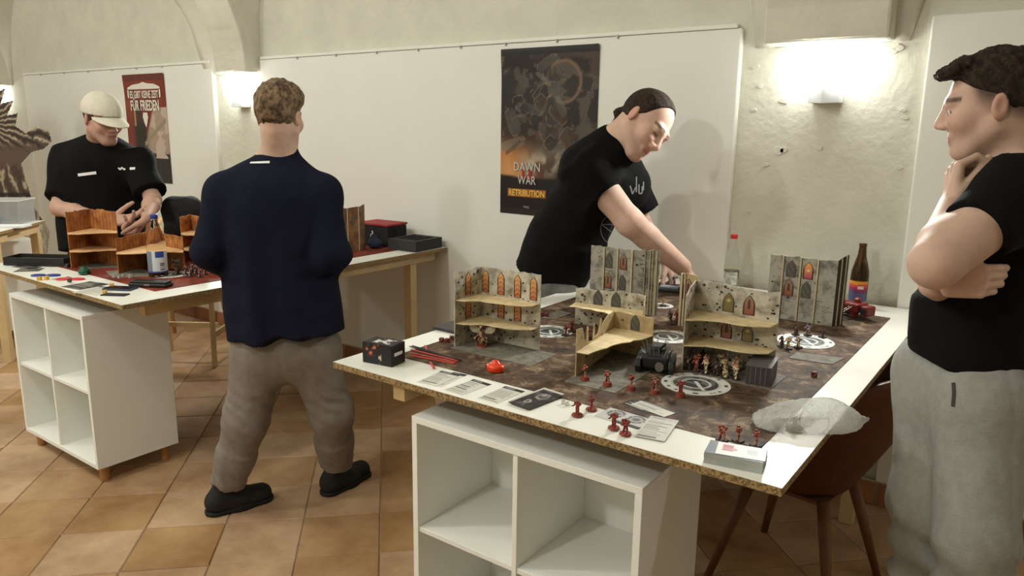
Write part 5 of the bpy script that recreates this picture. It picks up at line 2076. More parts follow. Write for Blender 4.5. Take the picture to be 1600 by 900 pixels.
# vehicles
DKM = mat('model_black', hexc(24, 24, 24), 0.5, var=0.4, scale=160)
REDM = mat('model_red', hexc(120, 32, 30), 0.45, var=0.3, scale=120)
STEEL = mat('model_steel', hexc(140, 130, 126), 0.4, 0.6)
t = thing('toy_vehicle', 'black spiked toy vehicle beside the large white disc', 'model', (-0.872, 1.905, ZM + 0.0001), math.radians(20))
t.scale = (1.12, 1.12, 1.2)
MB().box(-.034, .034, -.03, .045, .012, .042).build('hull', DKM, t, bevel=.006)
for sx in (-1, 1):
    MB().prism([(-.036, .004), (.048, .004), (.056, .018), (.046, .036), (-.032, .036), (-.044, .02)], (sx * .034 - (.014 if sx < 0 else 0), 0, 0), (0, 1, 0), (0, 0, 1), .014).build('track', DKM, t, bevel=.002)
MB().lathe([(.022, .042), (.021, .054), (.014, .060)], 14, (0, .01, 0)).build('turret', DKM, t)
MB().tube([(0.006, -.006, .052), (.024, -.045, .078)], [.0038, .003], 10).build('gun_barrel', DKM, t)
MB().lathe([(.011, 0), (.011, .006)], 16).build('wheel_hub', STEEL, t).matrix_local = Matrix.Translation((.012, -.0315, .02)) @ Matrix.Rotation(math.pi / 2, 4, 'X')
for i in range(26):
    a = i * 2.4
    x, y = .03 * math.cos(a) * (0.6 + 0.4 * (i % 2)), .01 + .03 * math.sin(a)
    MB().tube([(x, y, .040), (x * 1.4, y * 1.3, .058 + .010 * math.sin(i * 1.7))], [.003, .0006], 5).build('spike', mat('model_grey', hexc(92, 92, 90), 0.5), t)
t = thing('toy_vehicle', 'dark red toy walker with long twin gun at the far right mat corner', 'model', (-0.565, 2.945, ZM + 0.0002), math.radians(-25))
MB().lathe([(.045, 0), (.041, .005)], 24).build('base', BASE_DK, t)
MB().box(-.03, .03, -.028, .04, .022, .058).build('hull', REDM, t, bevel=.008)
MB().lathe([(.018, 0.005), (.014, .024)], 12).build('pedestal', REDM, t)
MB().lathe([(.016, .055), (.013, .070), (.006, .075)], 14, (0, 0.01, 0)).build('cockpit', REDM, t)
for sx in (-1, 1):
    MB().box(sx * .052 - .016, sx * .052 + .016, -.022, .026, .018, .055).build('side_pod', REDM, t, bevel=.006)
    MB().lathe([(.012, 0), (.012, .006)], 14).build('pod_cap', DKM, t).matrix_local = Matrix.Translation((sx * .052, -.022, .036)) @ Matrix.Rotation(math.pi / 2, 4, 'X')
    MB().tube([(sx * .005 + .004, .02, .062), (sx * .005 - .004, -.075, .026)], .003, 8).build('gun_barrel', STEEL, t)
for k in range(4):
    MB().box(-.006, .004, -.062 + .022 * k, -.058 + .022 * k, .028 + .009 * k, .036 + .009 * k).build('gun_clamp', REDM, t)

# ------------------------------------------------------------------ round white discs
DISC_M = mat('disc_print', rough=0.5, attr='Col')


def disc(cx, cy, rad, label, seed, z=ZM + 0.0002):
    nr, na = 30, 96
    vs, cols, fs = [(0, 0, 0.001)], [hexc(120, 120, 120)], []
    for i in range(1, nr + 1):
        rr = i / nr
        for j in range(na):
            a = 2 * math.pi * j / na
            vs.append((rad * rr * math.cos(a), rad * rr * math.sin(a), 0.001))
            c = V(hexc(226, 225, 220))
            if rr < 0.66:
                n = float(vnoise(V([[rr * math.cos(a) * 5 + seed, rr * math.sin(a) * 5, 0]]), 2)[0])
                c = V(hexc(120, 122, 120)) if n > 0.5 else V(hexc(70, 72, 72))
                if (abs(rr * math.sin(a + 0.9) - 0.05) < 0.055 and rr * math.cos(a + .9) > -.2) or abs(rr - .42) < .022:
                    c = V(hexc(222, 222, 218))
            if 0.62 < rr < 0.665:
                c = V(hexc(60, 60, 60))
            if 0.665 < rr < 0.72:
                c = V(hexc(200, 200, 196))
            if 0.80 < rr < 0.93:
                seg = (a * 9.5 / math.pi) % 1
                sect = int(a / (math.pi / 4)) % 2
                if sect and seg < 0.5 and (j % 3):
                    c = V(hexc(66, 66, 66))
                if not sect and abs((a / (math.pi / 4)) % 1 - 0.5) < 0.09:
                    c = V(hexc(40, 40, 40))
            cols.append(c)
    for j in range(na):
        fs.append((0, 1 + j, 1 + (j + 1) % na))
    for i in range(nr - 1):
        for j in range(na):
            a = 1 + i * na + j
            b = 1 + i * na + (j + 1) % na
            fs.append((a, a + na, b + na, b))
    k = len(vs)
    for j in range(na):
        a = 2 * math.pi * j / na
        vs.append((rad * math.cos(a), rad * math.sin(a), 0))
        cols.append(hexc(215, 214, 208))
    for j in range(na):
        o1 = 1 + (nr - 1) * na
        fs.append((o1 + j, k + j, k + (j + 1) % na, o1 + (j + 1) % na))
    me = bpy.data.meshes.new('objective_disc')
    me.from_pydata(vs, [], fs)
    set_colors(me, np.array([tuple(c) for c in cols]))
    o = link('objective_disc', me, DISC_M, loc=(cx, cy, z))
    return tag(o, label, 'disc', 'round white mission discs')


p = onz(1087, 600, ZM); disc(p.x, p.y, 0.092, 'large round white emblem disc before the olive-door ruin', 1)
p = onz(858, 518, ZM); disc(p.x, p.y, 0.080, 'round white emblem disc behind the orange-window ruin', 5)
p = onz(1043, 526, ZM); disc(p.x, p.y, 0.082, 'round white emblem disc between the sandy and olive-door ruins', 9)
p = onz(1258, 533, ZM); disc(p.x, p.y, 0.090, 'round white emblem disc under the figures at the right', 13)
p = onz(1034, 478, ZM); disc(p.x, p.y, 0.045, 'small far white disc right of the columned facade', 17)
p = onz(265, 429, ZM); disc(p.x, p.y, 0.085, 'round white emblem disc on the left table under the dark figures', 21)

# ------------------------------------------------------------------ cards, booklet, deck
CARD_M = mat('card_print', rough=0.5, attr='Col')


def text_card(seed, head=(40, 40, 42), paper=(206, 203, 192), lines=9, head_frac=0.14):
    r = random.Random(seed)
    rows = [r.uniform(0.55, 0.98) for _ in range(lines)]
    heads = [r.random() < 0.25 for _ in range(lines)]
    def fn(u, v):
        c = np.tile(V(hexc(*paper)), (len(u), 1))
        top = v > 1 - head_frac
        c[top] = hexc(*head)
        body = v < 1 - head_frac - 0.03
        k = ((1 - head_frac - 0.03 - v) / (1 - head_frac - 0.06) * lines)
        ki = np.clip(k.astype(int), 0, lines - 1)
        fr = k - ki
        ln = body & (fr > 0.35) & (fr < 0.75) & (u > 0.06) & (u < 0.06 + 0.86 * np.array(rows)[ki])
        hk = np.array(heads)[ki]
        c[ln & ~hk] = hexc(160, 157, 148)
        c[ln & hk] = hexc(84, 78, 76)
        tt = top & (v > 1 - head_frac * 0.7) & (v < 1 - head_frac * 0.35) & (u > 0.1) & (u < 0.55)
        c[tt] = hexc(150, 150, 150)
        return c
    return fn


def card(px4, label, seed, z=ZT + 0.0002, th=0.0006, fn=None, parent=None, **kw):
    """a card from its near-left, near-right and far-left corners"""
    a, b, d = [onz(p[0], p[1], z) for p in px4[:3]]
    ex, ey = (b - a), (d - a)
    w, h = ex.length, ey.length
    exn = ex.normalized()
    eyn = (ey - exn * ey.dot(exn)).normalized()
    o = print_sheet('card', w, h, 24, 40, fn or text_card(seed, **kw), CARD_M, parent, a + Vector((0, 0, th)), exn, eyn)
    md = o.modifiers.new('thick', 'SOLIDIFY')
    md.thickness = th
    md.offset = -1
    if parent is None:
        tag(o, label, 'card', 'rule cards on the near table')
    return o


card([(651, 597), (682, 604), (683, 578)], 'pale rule card nearest the black box, one of two overlapping', 1)
a = card([(668, 600), (690, 605), (713, 582)], 'rule card lying under the one nearest the black box', 3, z=ZT + 0.0001, th=0.00008)
card([(694, 609), (722, 618), (745, 594)], 'pale rule card with dark header, second from the black box', 4)
card([(746, 622), (777, 631), (792, 604)], 'pale rule card touching the black booklet', 5)


def booklet_fn(u, v):
    c = np.tile(V(hexc(40, 38, 38)), (len(u), 1))
    n = fbm(np.stack([u * 6, v * 8, u * 0], 1), 4)
    c[n > 0.56] = hexc(84, 82, 80)
    r = np.hypot((u - 0.52) * 0.75, v - 0.68)
    c[(r < 0.17)] = hexc(150, 145, 138)
    c[(r < 0.13) & (n > 0.5)] = hexc(70, 66, 64)
    r2 = np.hypot((u - 0.42) * 0.75, v - 0.30)
    c[(r2 < 0.095)] = hexc(176, 172, 166)
    c[(r2 < 0.055)] = hexc(50, 48, 48)
    return c


t = thing('rule_booklet', 'black booklet with round emblems on the table edge', 'booklet', (0, 0, 0))
card([(794, 629), (826, 640), (848, 608)], '', 6, z=ZT + 0.0046, th=0.0006, fn=booklet_fn, parent=t)
a, b, d = onz(794, 629, ZT), onz(826, 640, ZT), onz(850, 608, ZT)
MB().prism([(0, 0), ((b - a).length, 0), ((b - a).length, (d - a).length), (0, (d - a).length)], a + Vector((0, 0, 0.0002)), (b - a).normalized(), (Vector((0, 0, 1)).cross((b - a).normalized())), 0.0044).build('pages', mat('page_edge', hexc(196, 192, 182), 0.8), t)


def emblem_fn(u, v):
    c = np.tile(V(hexc(196, 194, 190)), (len(u), 1))
    for cu_ in (0.28, 0.74):
        r = np.hypot((u - cu_) * 1.9, v - 0.62)
        c[r < 0.34] = hexc(58, 58, 60)
        c[r < 0.27] = hexc(170, 168, 164)
        c[r < 0.15] = hexc(104, 102, 100)
    c[(v < 0.14) & (u > 0.42)] = hexc(70, 70, 72)
    return c


card([(929, 650), (997, 671), (951, 637)], 'white card with two round dark emblems under the red figures', 7, fn=emblem_fn, th=0.0022)
card([(991, 681), (1038, 690), (1013, 649)], 'white text card leaning on the emblem card', 8, z=ZT + 0.0026, th=0.0008, lines=11, head=(190, 188, 182))
card([(985, 632), (1038, 652), (1010, 628)], 'white rule card lying on the mat edge behind the emblem card', 9, z=ZM + 0.001, lines=5, head=(60, 60, 60))
card([(972, 630), (1012, 646), (1000, 626)], 'dark card under the white rule card on the mat edge', 10, z=ZM + 0.0001, paper=(44, 42, 42), lines=3)

t = thing('card_deck', 'thick deck of cards at the near right table corner', 'cards')
a, b, d = onz(1099, 723, ZT), onz(1190, 741, ZT), onz(1109, 700, ZT)
exn = (b - a).normalized()
eyn = Vector((0, 0, 1)).cross(exn)
W_, D_ = 0.117, 0.070
deck = mat('deck_edge', hexc(176, 178, 172), 0.7, var=0.25, scale=6)
for k in range(14):
    jx, jy = random.uniform(-.001, .001), random.uniform(-.001, .001)
    MB().prism([(0, 0), (W_, 0), (W_, D_), (0, D_)], a + exn * jx + eyn * jy + Vector((0, 0, 0.0002 + k * 0.0017)), exn, eyn, 0.00155).build('card', deck, t)


def deck_top(u, v):
    c = np.tile(V(hexc(228, 226, 220)), (len(u), 1))
    c[(u > 0.12) & (u < 0.35) & (v > 0.35) & (v < 0.85)] = hexc(178, 84, 82)
    c[(u > 0.12) & (u < 0.42) & (v > 0.42) & (v < 0.6)] = hexc(190, 120, 116)
    c[(u > 0.62) & (u < 0.85) & (v > 0.3) & (v < 0.75)] = hexc(186, 192, 194)
    return c


print_sheet('dark_card', W_, D_, 8, 8, lambda u, v: np.tile(V(hexc(92, 98, 98)), (len(u), 1)), CARD_M, t, a + Vector((0, 0, 0.0244)), exn, eyn)
q = Matrix.Rotation(math.radians(4), 3, 'Z')
print_sheet('top_card', W_ * 0.84, D_ * 0.92, 40, 24, deck_top, CARD_M, t, a + exn * 0.022 + eyn * 0.001 + Vector((0, 0, 0.0252)), q @ exn, q @ eyn)

# black box
t = thing('card_box', 'black printed card box standing at the near left table corner', 'box', (-1.585, 1.449, ZT + 0.0003), math.radians(8))
MB().box(0, 0.104, 0, 0.066, 0, 0.062).build('box', mat('box_black', hexc(26, 24, 25), 0.45), t, bevel=0.0012)


def box_front(u, v):
    c = np.tile(V(hexc(28, 26, 27)), (len(u), 1))
    n = fbm(np.stack([u * 7, v * 6, u * 0], 1), 8)
    c[(n > 0.52) & (u > 0.12) & (u < 0.6) & (v > 0.35)] = hexc(120, 52, 40)
    c[(n > 0.60) & (u > 0.12) & (u < 0.6) & (v > 0.4)] = hexc(190, 110, 84)
    c[(np.abs(u - 0.62) < 0.05) & (v < 0.6) & (n > 0.42)] = hexc(198, 180, 150)
    return c


def box_top(u, v):
    c = np.tile(V(hexc(34, 32, 33)), (len(u), 1))
    n = fbm(np.stack([u * 9, v * 7, u * 0], 1), 5)
    c[(n > 0.50) & (u > 0.25) & (u < 0.85) & (v > 0.15) & (v < 0.85)] = hexc(206, 204, 202)
    return c


print_sheet('front_print', 0.1, 0.058, 40, 24, box_front, CARD_M, t, (0.002, -0.0004, 0.002), (1, 0, 0), (0, 0, 1))
print_sheet('top_print', 0.1, 0.062, 40, 24, box_top, CARD_M, t, (0.002, 0.002, 0.0624), (1, 0, 0), (0, 1, 0))
MB().box(0.1042, 0.1046, 0.014, 0.052, 0.028, 0.038).build('white_bar', WHITE_PRINT, t)

# range sticks
RST = [((640, 541), (712, 562), 'k'), ((642, 546), (716, 564), 'r'), ((640, 551), (712, 566), 'r'), ((641, 555), (710, 568), 'r'), ((644, 540), (720, 563), 'k')]
for i, (p, q, c_) in enumerate(RST):
    a, b = onz(*p, ZM + 0.004 + i * 0.0003), onz(*q, ZM + 0.003)
    m_ = mat('stick_red', hexc(206, 70, 62), 0.4) if c_ == 'r' else mat('stick_black', hexc(40, 30, 34), 0.4)
    tag(MB().beam(a, b, 0.0042, 0.0028).build('range_ruler', m_, bevel=0.0005), ('thin red plastic range ruler in the bundle by the black box' if c_ == 'r' else 'thin black plastic range ruler in the bundle by the black box'), 'ruler', 'range rulers beside the black box')
for p, q, lab in (((664, 540), (668, 549), 'short red gauge piece behind the range rulers'), ((672, 566), (678, 575), 'short red gauge piece in front of the range rulers')):
    a, b = onz(*p, ZM + 0.0025), onz(*q, ZM + 0.0025)
    tag(MB().beam(a, b, 0.006, 0.004).build('gauge_piece', MATS['stick_red'], bevel=0.0008), lab, 'gauge')

# tape measures
def tape(label, loc, col, rz, s=1.0):
    t = thing('tape_measure', label, 'tape measure', loc, rz)
    o = MB().lathe([(0.0225 * s, 0.002), (0.0245 * s, 0.004), (0.0250 * s, 0.015 * s), (0.0240 * s, 0.0185 * s), (0.0185 * s, 0.0215 * s), (0.0115 * s, 0.0250 * s), (0.0085 * s, 0.0310 * s), (0.0050 * s, 0.0330 * s), (0.0005, 0.0335 * s)], 32).build('case', col, t, smooth=True)
    o.scale = (1.12, 0.95, 1.0)
    MB().box(-0.026 * s, 0.026 * s, -0.008 * s, 0.008 * s, 0.0, 0.004 * s).build('foot_strip', mat('tape_black', hexc(24, 22, 22), 0.5), t, bevel=0.001)
    MB().box(-0.034 * s, -0.026 * s, -0.006 * s, 0.006 * s, 0.002, 0.012 * s).build('tape_end', mat('tape_black'), t, bevel=0.001)
    return t


p = onz(774, 580, ZM)
tape('orange tape measure on the brown mat', (p.x, p.y, ZM), mat('tape_orange', hexc(226, 66, 28), 0.25), FACE + 0.5)
p = onz(132, 428, ZM)
tape('green tape measure on the rust red mat', (p.x, p.y, ZM), mat('tape_green', hexc(20, 78, 48), 0.3), FACE, 1.05)

# dice
def die(loc, label, m_, s=0.012, rz=0.3, group=None):
    t = thing('die', label, 'die', loc, rz, group)
    MB().box(-s / 2, s / 2, -s / 2, s / 2, 0, s).build('cube', m_, t, bevel=0.0015)
    pip = mat('die_pip', hexc(226, 206, 180), 0.5)
    for i, (x, z) in enumerate(((0, .5), (-.28, .22), (.28, .78))):
        MB().lathe([(0.0011, 0), (0.0011, 0.0003)], 8).build('pip', pip, t).matrix_local = Matrix.Translation((x * s, -s / 2, z * s)) @ Matrix.Rotation(math.pi / 2, 4, 'X')
    for i, (x, y) in enumerate(((-.25, -.25), (.25, .25))):
        MB().lathe([(0.0011, 0), (0.0011, 0.0003)], 8, (x * s, y * s, s)).build('pip', pip, t)
    return t


DR = mat('die_dark_red', hexc(96, 30, 24), 0.3)
for px, py, lab in ((690, 534, 'dark red die left of the orange-window ruin, outermost'), (699, 535, 'dark red die left of the orange-window ruin, middle'), (706, 531, 'dark red die touching the orange-window ruin'), (846, 494, 'red die right of the orange-window ruin, left of two'), (854, 495, 'red die right of the orange-window ruin, right of two'), (1272, 588, 'dark red die alone near the right mat edge')):
    die(pz(px, py, ZM + 0.0001), lab, DR, 0.0135, random.uniform(0, 1.5), 'dark red dice')
WD = mat('die_clear', hexc(226, 226, 222), 0.15, trans=0.6)
for px, py in ((880, 631), (886, 634)):
    die(pz(px, py, ZT + 0.0001), 'clear die on the white table edge beside the red figures', WD, 0.010, random.uniform(0, 1.5), 'clear dice')

# dark tablet at the left edge
tag(MB().box(-1.668, -1.50, 1.845, 1.965, ZM + 0.0002, ZM + 0.009).build('tablet', mat('tablet_dark', hexc(48, 46, 48), 0.4), bevel=0.002), 'flat dark tablet on the table edge behind the orange-window ruin', 'tablet')
# phone near the leaning man's hand, dark tray behind the facade
p = onz(1055, 452, ZT + 0.02)
t = thing('dice_tray', 'dark tray with figures under the leaning man\'s hand', 'tray', (-1.29, 2.98, ZT + 0.0025), 0.2)
MB().box(-0.16, 0.1, -0.07, 0.07, 0, 0.012).build('tray', mat('tablet_dark'), t, bevel=0.002)
MB().box(-0.06, 0.02, -0.05, -0.01, 0.012, 0.02).build('phone', mat('blue_grey', hexc(150, 160, 170), 0.3), t, bevel=0.002)
for i in range(6):
    mini((-1.36 + 0.045 * i, 2.99 + 0.02 * (i % 2), ZT + 0.0147), 'beast', 'metal', 'dark figure in the tray under the leaning man\'s hand', FACE + i, 1.0, BASE_DK, 0.014, 'dark figures in the tray')
tag(MB().box(-0.70, -0.575, 2.86, 2.98, 0, 0.006).build('clipboard', mat('tablet_dark'), bevel=0.001), 'dark board leaning out behind the coloured-window facade', 'board')
cb = bpy.data.objects['clipboard']
cb.location = (0.0, 0.14, ZT + 0.0605)
cb.location.z = ZT + 0.004

# ------------------------------------------------------------------ bottles
GLASS_C = mat('clear_glass', (0.95, 0.97, 0.96), 0.03, trans=1.0, ior=1.10)
GLASS_B = mat('brown_glass', hexc(96, 62, 18), 0.05, trans=0.75, ior=1.45)
WATER = mat('water', (0.95, 0.98, 1.0), 0.0, trans=1.0, ior=1.12)


def lathe_obj(name, prof, m_, parent, n=32):
    return MB().lathe(prof, n).build(name, m_, parent, smooth=True)


def label_wrap(parent, r, z0, z1, a0, a1, fn, name='label', na=40, nz_=36):
    vs, fs, us, vv = [], [], [], []
    for j in range(nz_ + 1):
        for i in range(na + 1):
            a = a0 + (a1 - a0) * i / na
            vs.append((r * math.cos(a), r * math.sin(a), z0 + (z1 - z0) * j / nz_))
            us.append(i / na)
            vv.append(j / nz_)
    for j in range(nz_):
        for i in range(na):
            q = j * (na + 1) + i
            fs.append((q, q + 1, q + na + 2, q + na + 1))
    me = bpy.data.meshes.new(name)
    me.from_pydata(vs, [], fs)
    me.polygons.foreach_set('use_smooth', [True] * len(fs))
    set_colors(me, fn(np.array(us), np.array(vv)))
    return link(name, me, CARD_M, parent)


# beer bottle (0.5 l)
t = thing('beer_bottle', 'brown glass beer bottle with a sunset label by the wall', 'bottle', (-0.60, 3.15, ZT + 0.0003))
lathe_obj('bottle', [(0.031, 0), (0.0335, 0.004), (0.0338, 0.125), (0.032, 0.145), (0.024, 0.178), (0.0165, 0.205), (0.0138, 0.235), (0.0135, 0.24), (0.0148, 0.242), (0.0148, 0.252), (0.013, 0.254)], GLASS_B, t)
lathe_obj('beer', [(0.029, 0.004), (0.0308, 0.008), (0.0308, 0.125), (0.029, 0.143), (0.022, 0.172)], mat('beer', hexc(60, 34, 8), 0.1), t)


def beer_label(u, v):
    c = np.tile(V(hexc(92, 96, 132)), (len(u), 1))
    n = fbm(np.stack([u * 6, v * 5, u * 0], 1), 5)
    w = v + 0.12 * (n - 0.5)
    c[w > 0.62] = hexc(176, 44, 92)
    c[w > 0.72] = hexc(214, 84, 70)
    c[w > 0.84] = hexc(230, 156, 52)
    c[(w > 0.5) & (w < 0.62) & (n > 0.5)] = hexc(120, 60, 108)
    c[(np.abs(u - 0.66) < 0.13) & (np.abs(v - 0.70) < 0.06) & (n > 0.38)] = hexc(240, 222, 214)
    c[v < 0.14] = hexc(206, 206, 204)
    bars = (np.floor(u * 60) % 2 == 0) & (u > 0.15) & (u < 0.4) & (v < 0.13)
    c[bars] = hexc(60, 60, 60)
    c[v > 0.97] = hexc(60, 40, 30)
    return c


label_wrap(t, 0.0342, 0.012, 0.112, math.radians(-165), math.radians(-15), beer_label)
# clear bottle with red cap
t = thing('glass_bottle', 'clear glass bottle with a red cap behind the olive-door ruin', 'bottle', (-1.105, 3.13, ZT + 0.0003))
lathe_obj('bottle', [(0.029, 0), (0.032, 0.004), (0.032, 0.10), (0.030, 0.135), (0.022, 0.175), (0.0135, 0.205), (0.0125, 0.222), (0.0125, 0.228)], GLASS_C, t)
lathe_obj('liquid', [(0.027, 0.004), (0.0296, 0.007), (0.0296, 0.09)], mat('pale_drink', hexc(196, 190, 170), 0.2, trans=0.8, ior=1.33), t)
lathe_obj('cap', [(0.0142, 0.226), (0.0145, 0.228), (0.0145, 0.242), (0.0135, 0.244)], mat('cap_red', hexc(186, 40, 34), 0.4), t)
label_wrap(t, 0.0325, 0.03, 0.085, math.radians(-160), math.radians(-20), lambda u, v: np.where(((fbm(np.stack([u * 8, v * 6, u * 0], 1), 3) > 0.5)[:, None]), V(hexc(214, 212, 202)), V(hexc(170, 176, 166))) + np.zeros((len(u), 3)))
# water bottle on the left table
t = thing('water_bottle', 'clear water bottle with a blue cap on the left table', 'bottle', (-3.222, 1.748, ZM + 0.0003))
lathe_obj('bottle', [(0.036, 0), (0.041, 0.005), (0.041, 0.13), (0.040, 0.15), (0.033, 0.185), (0.020, 0.225), (0.0145, 0.245), (0.0135, 0.262)], GLASS_C, t)
lathe_obj('water', [(0.034, 0.005), (0.0385, 0.009), (0.0385, 0.10)], WATER, t)
lathe_obj('cap', [(0.0155, 0.258), (0.016, 0.26), (0.016, 0.276), (0.015, 0.278)], mat('cap_blue', hexc(44, 62, 130), 0.4), t)


def water_label(u, v):
    c = np.tile(V(hexc(214, 218, 222)), (len(u), 1))
    c[(v > 0.7) & (u > 0.45) & (u < 0.8)] = hexc(48, 76, 150)
    c[(u < 0.35)] = hexc(120, 126, 136)
    bars = (np.floor(v * 50) % 2 == 0) & (u > 0.62) & (u < 0.8) & (v < 0.5) & (v > 0.1)
    c[bars] = hexc(50, 50, 54)
    c[v < 0.06] = hexc(60, 76, 140)
    return c


label_wrap(t, 0.0415, 0.022, 0.118, math.radians(-115), math.radians(45), water_label)

# ------------------------------------------------------------------ bubble-wrap bag hanging over the table edge
S = Sdf()
pA, pB, pC = onz(1195, 668, ZT), onz(1270, 672, ZT), onz(1345, 655, ZT)
pA, pB, pC = [V(p) + V((0, 0, 0.003)) for p in (pA, pB, pC)]
cutb = ((V((0, 0, ZT + 0.0080)), V((0, 0, -1))),)
S.ell(pA + V((0.01, 0.02, 0.012)), (0.045, 0.060, 0.024), k=.02, cuts=cutb)
S.ell((pA + pB) / 2 + V((0.005, 0.03, 0.016)), (0.055, 0.065, 0.032), k=.03, cuts=cutb)
S.ell(pB + V((-0.005, 0.04, 0.02)), (0.05, 0.075, 0.034), k=.03, cuts=cutb)
Rz = np.array(Matrix.Rotation(math.radians(40), 3, 'Z'))
S.ell(V(onz(1300, 652, ZT + .028)), (0.062, 0.050, 0.024), Rz, k=.03, cuts=cutb)
S.cap(V(onz(1305, 654, ZT + .024)), V(onz(1356, 656, ZT + .012)), 0.030, 0.0035, k=.03, flat=(V((.6, -.7, 0)), .62), cuts=cutb)


def bubble(P, d):
    m_ = np.abs(d) < 0.03
    d = d.copy()
    if m_.any():
        Q = P[m_]
        d[m_] = d[m_] + 0.012 * (fbm(Q * 22, 3) - 0.5) - 0.030 * (0.10 - np.minimum(0.10, np.abs(fbm(Q * 26 + 3, 7, 2) - 0.5))) + 0.0015 + 0.0016 * np.sin(Q[:, 0] * 700) * np.sin(Q[:, 1] * 700 + Q[:, 2] * 500)
    return d


S.post = bubble
BW = mat('bubble_wrap', hexc(240, 239, 232), 0.28, trans=0.25, ior=1.2, alpha=0.62, bump=0.8, bscale=300)
tag(sdf_obj('bubble_wrap_bag', S, 0.0032, BW), 'crumpled translucent bubble-wrap bag hanging over the near table\'s right edge', 'bag')
p = onz(1235, 678, ZT)
mini((p.x, p.y + 0.03, ZT + 0.004), 'beast', 'metal', 'dark model wrapped inside the bubble-wrap bag, nearer its middle', 0.3, 0.7, BASE_DK, 0.02)
mini((p.x - 0.075, p.y + 0.03, ZT + 0.004), 'trooper', 'metal', 'dark model wrapped inside the bubble-wrap bag, nearer the figures', 1.3, 0.8, BASE_DK, 0.016)

# ================================================================== LEFT TABLE
RUST = mat('printed_rust_planks', hexc(196, 130, 66), 0.8, col2=hexc(120, 66, 34), scale=24, detail=6)
RUSTD = mat('printed_rust_dark', hexc(140, 74, 44), 0.8, col2=hexc(78, 38, 26), scale=20)
PLANK = mat('printed_brown_planks', hexc(150, 108, 70), 0.8, col2=hexc(84, 54, 34), scale=30)
RFLOOR = mat('rust_floor', hexc(214, 168, 120), 0.75, var=0.15, scale=24)


def rust_ruin(label, pl, pc, pr, h, floors, mt=RUST, seed=1, tops=None, depth=0.09):
    t = thing('ruin_terrain', label, 'terrain')
    l, c, r_ = [onz(p[0], p[1], ZM) for p in (pl, pc, pr)]
    for k, (a, b) in enumerate(((l, c), (c, r_))):
        L = (b - a).length
        w = ruin_wall(t, (a.x, a.y), (b.x, b.y), ragged(L, h * (1 if tops is None else tops[k]), h * 0.014, 10, seed + k), mt, [], seed=seed + k)
        # plank joints
        n = max(2, int(L / 0.022))
        d = (b - a).normalized()
        for i in range(1, n):
            u = L * i / n
            nz_ = d.cross(Vector((0, 0, 1)))
            MB().prism([(-.0007, 0.002), (.0007, 0.002), (.0007, h * (1 if tops is None else tops[k]) * 0.97), (-.0007, h * (1 if tops is None else tops[k]) * 0.97)], a + d * u, d, (0, 0, 1), 0.0006).build('plank_joint', RUSTD, w)
    nl = (c - l).normalized().cross(Vector((0, 0, 1)))
    nr = (r_ - c).normalized().cross(Vector((0, 0, 1)))
    fwd = (nl + nr).normalized()
    for i, z in enumerate(floors):
        a, b = l + fwd * depth * 0.55, r_ + fwd * depth * 0.75
        slab(t, [(l.x, l.y)] + rag_edge((a.x, a.y), (b.x, b.y), 8, 0.006, seed + 7 + i, -0.012) + [(r_.x, r_.y), (c.x, c.y)], ZM + z, 0.003, RFLOOR)
    return t


rust_ruin('tall orange plank card ruin before the man in the cap', (112, 419), (148, 410), (188, 415), 0.262, (0.082, 0.165), seed=70)
rust_ruin('low orange plank card ruin behind the water bottle', (186, 428), (240, 413), (289, 424), 0.162, (0.098,), seed=75)
rust_ruin('orange card ruin beside the navy jacket sleeve', (287, 410), (303, 405), (338, 414), 0.225, (0.07, 0.145), seed=80)
p = onz(530, 400, ZM)
t = thing('ruin_terrain', 'tall brown plank card tower right of the navy jacket', 'terrain')
a, b, c_ = onz(520, 398, ZM), onz(566, 391, ZM), onz(571, 388, ZM)
L = (b - a).length
ruin_wall(t, (a.x, a.y), (b.x, b.y), ragged(L, 0.24, 0.003, 8, 85), PLANK, [(L * 0.72, 0.15, 0.016, 0.05, 'g')], cols=[(L * k, 0.005) for k in (0.1, 0.3, 0.52, 0.9)], cracks=6, seed=86)
L2 = (c_ - b).length
ruin_wall(t, (b.x, b.y), (c_.x, c_.y), [(0, .245), (L2, .247)], PLANK, seed=87)
t = thing('ruin_terrain', 'small tan plank box beside the navy jacket hem', 'terrain', pz(336, 424), FACE)
MB().box(-0.035, 0.04, -0.03, 0.03, 0, 0.062).build('body', TANWALL, t, bevel=0.001)
for k in range(4):
    MB().box(-0.03 + 0.018 * k, -0.028 + 0.018 * k, -0.0312, -0.0298, 0.002, 0.06).build('plank_joint', RUSTD, t)
# paving pieces
for pts, lab in (([(118, 408), (190, 405), (196, 417), (125, 421)], 'flat grey paving piece under the tall orange ruin'), ([(165, 424), (222, 420), (250, 432), (175, 434)], 'flat grey paving piece before the low orange ruin')):
    P = [onz(p[0], p[1], ZM) for p in pts]
    tag(slab(None, [(p.x, p.y) for p in P][::-1], ZM + 0.0001, 0.0012, SLABGREY, 'paving_piece'), lab, 'paving')
# dark figures on the disc
for i, (px, py, k, sc, s) in enumerate([(277, 429, 'beast', 'dark', 1.9), (290, 429, 'trooper', 'metal', 1.1), (298, 432, 'raised', 'metal', 1.1), (306, 428, 'trooper', 'metal', 1.1), (312, 433, 'raised', 'metal', 1.05), (320, 429, 'trooper', 'metal', 1.1), (300, 425, 'raised', 'metal', 1.1)]):
    lab = 'tall black spiky figure on the left table' if i == 0 else 'red and white figure crowded beside the tall black one on the left table'
    mini(pz(px, py, ZM + 0.0014), k, sc, lab, FACE + random.uniform(-.7, .7), s, BASE_DK, 0.02 if i == 0 else 0.0135, None if i == 0 else 'red and white figures on the left table')
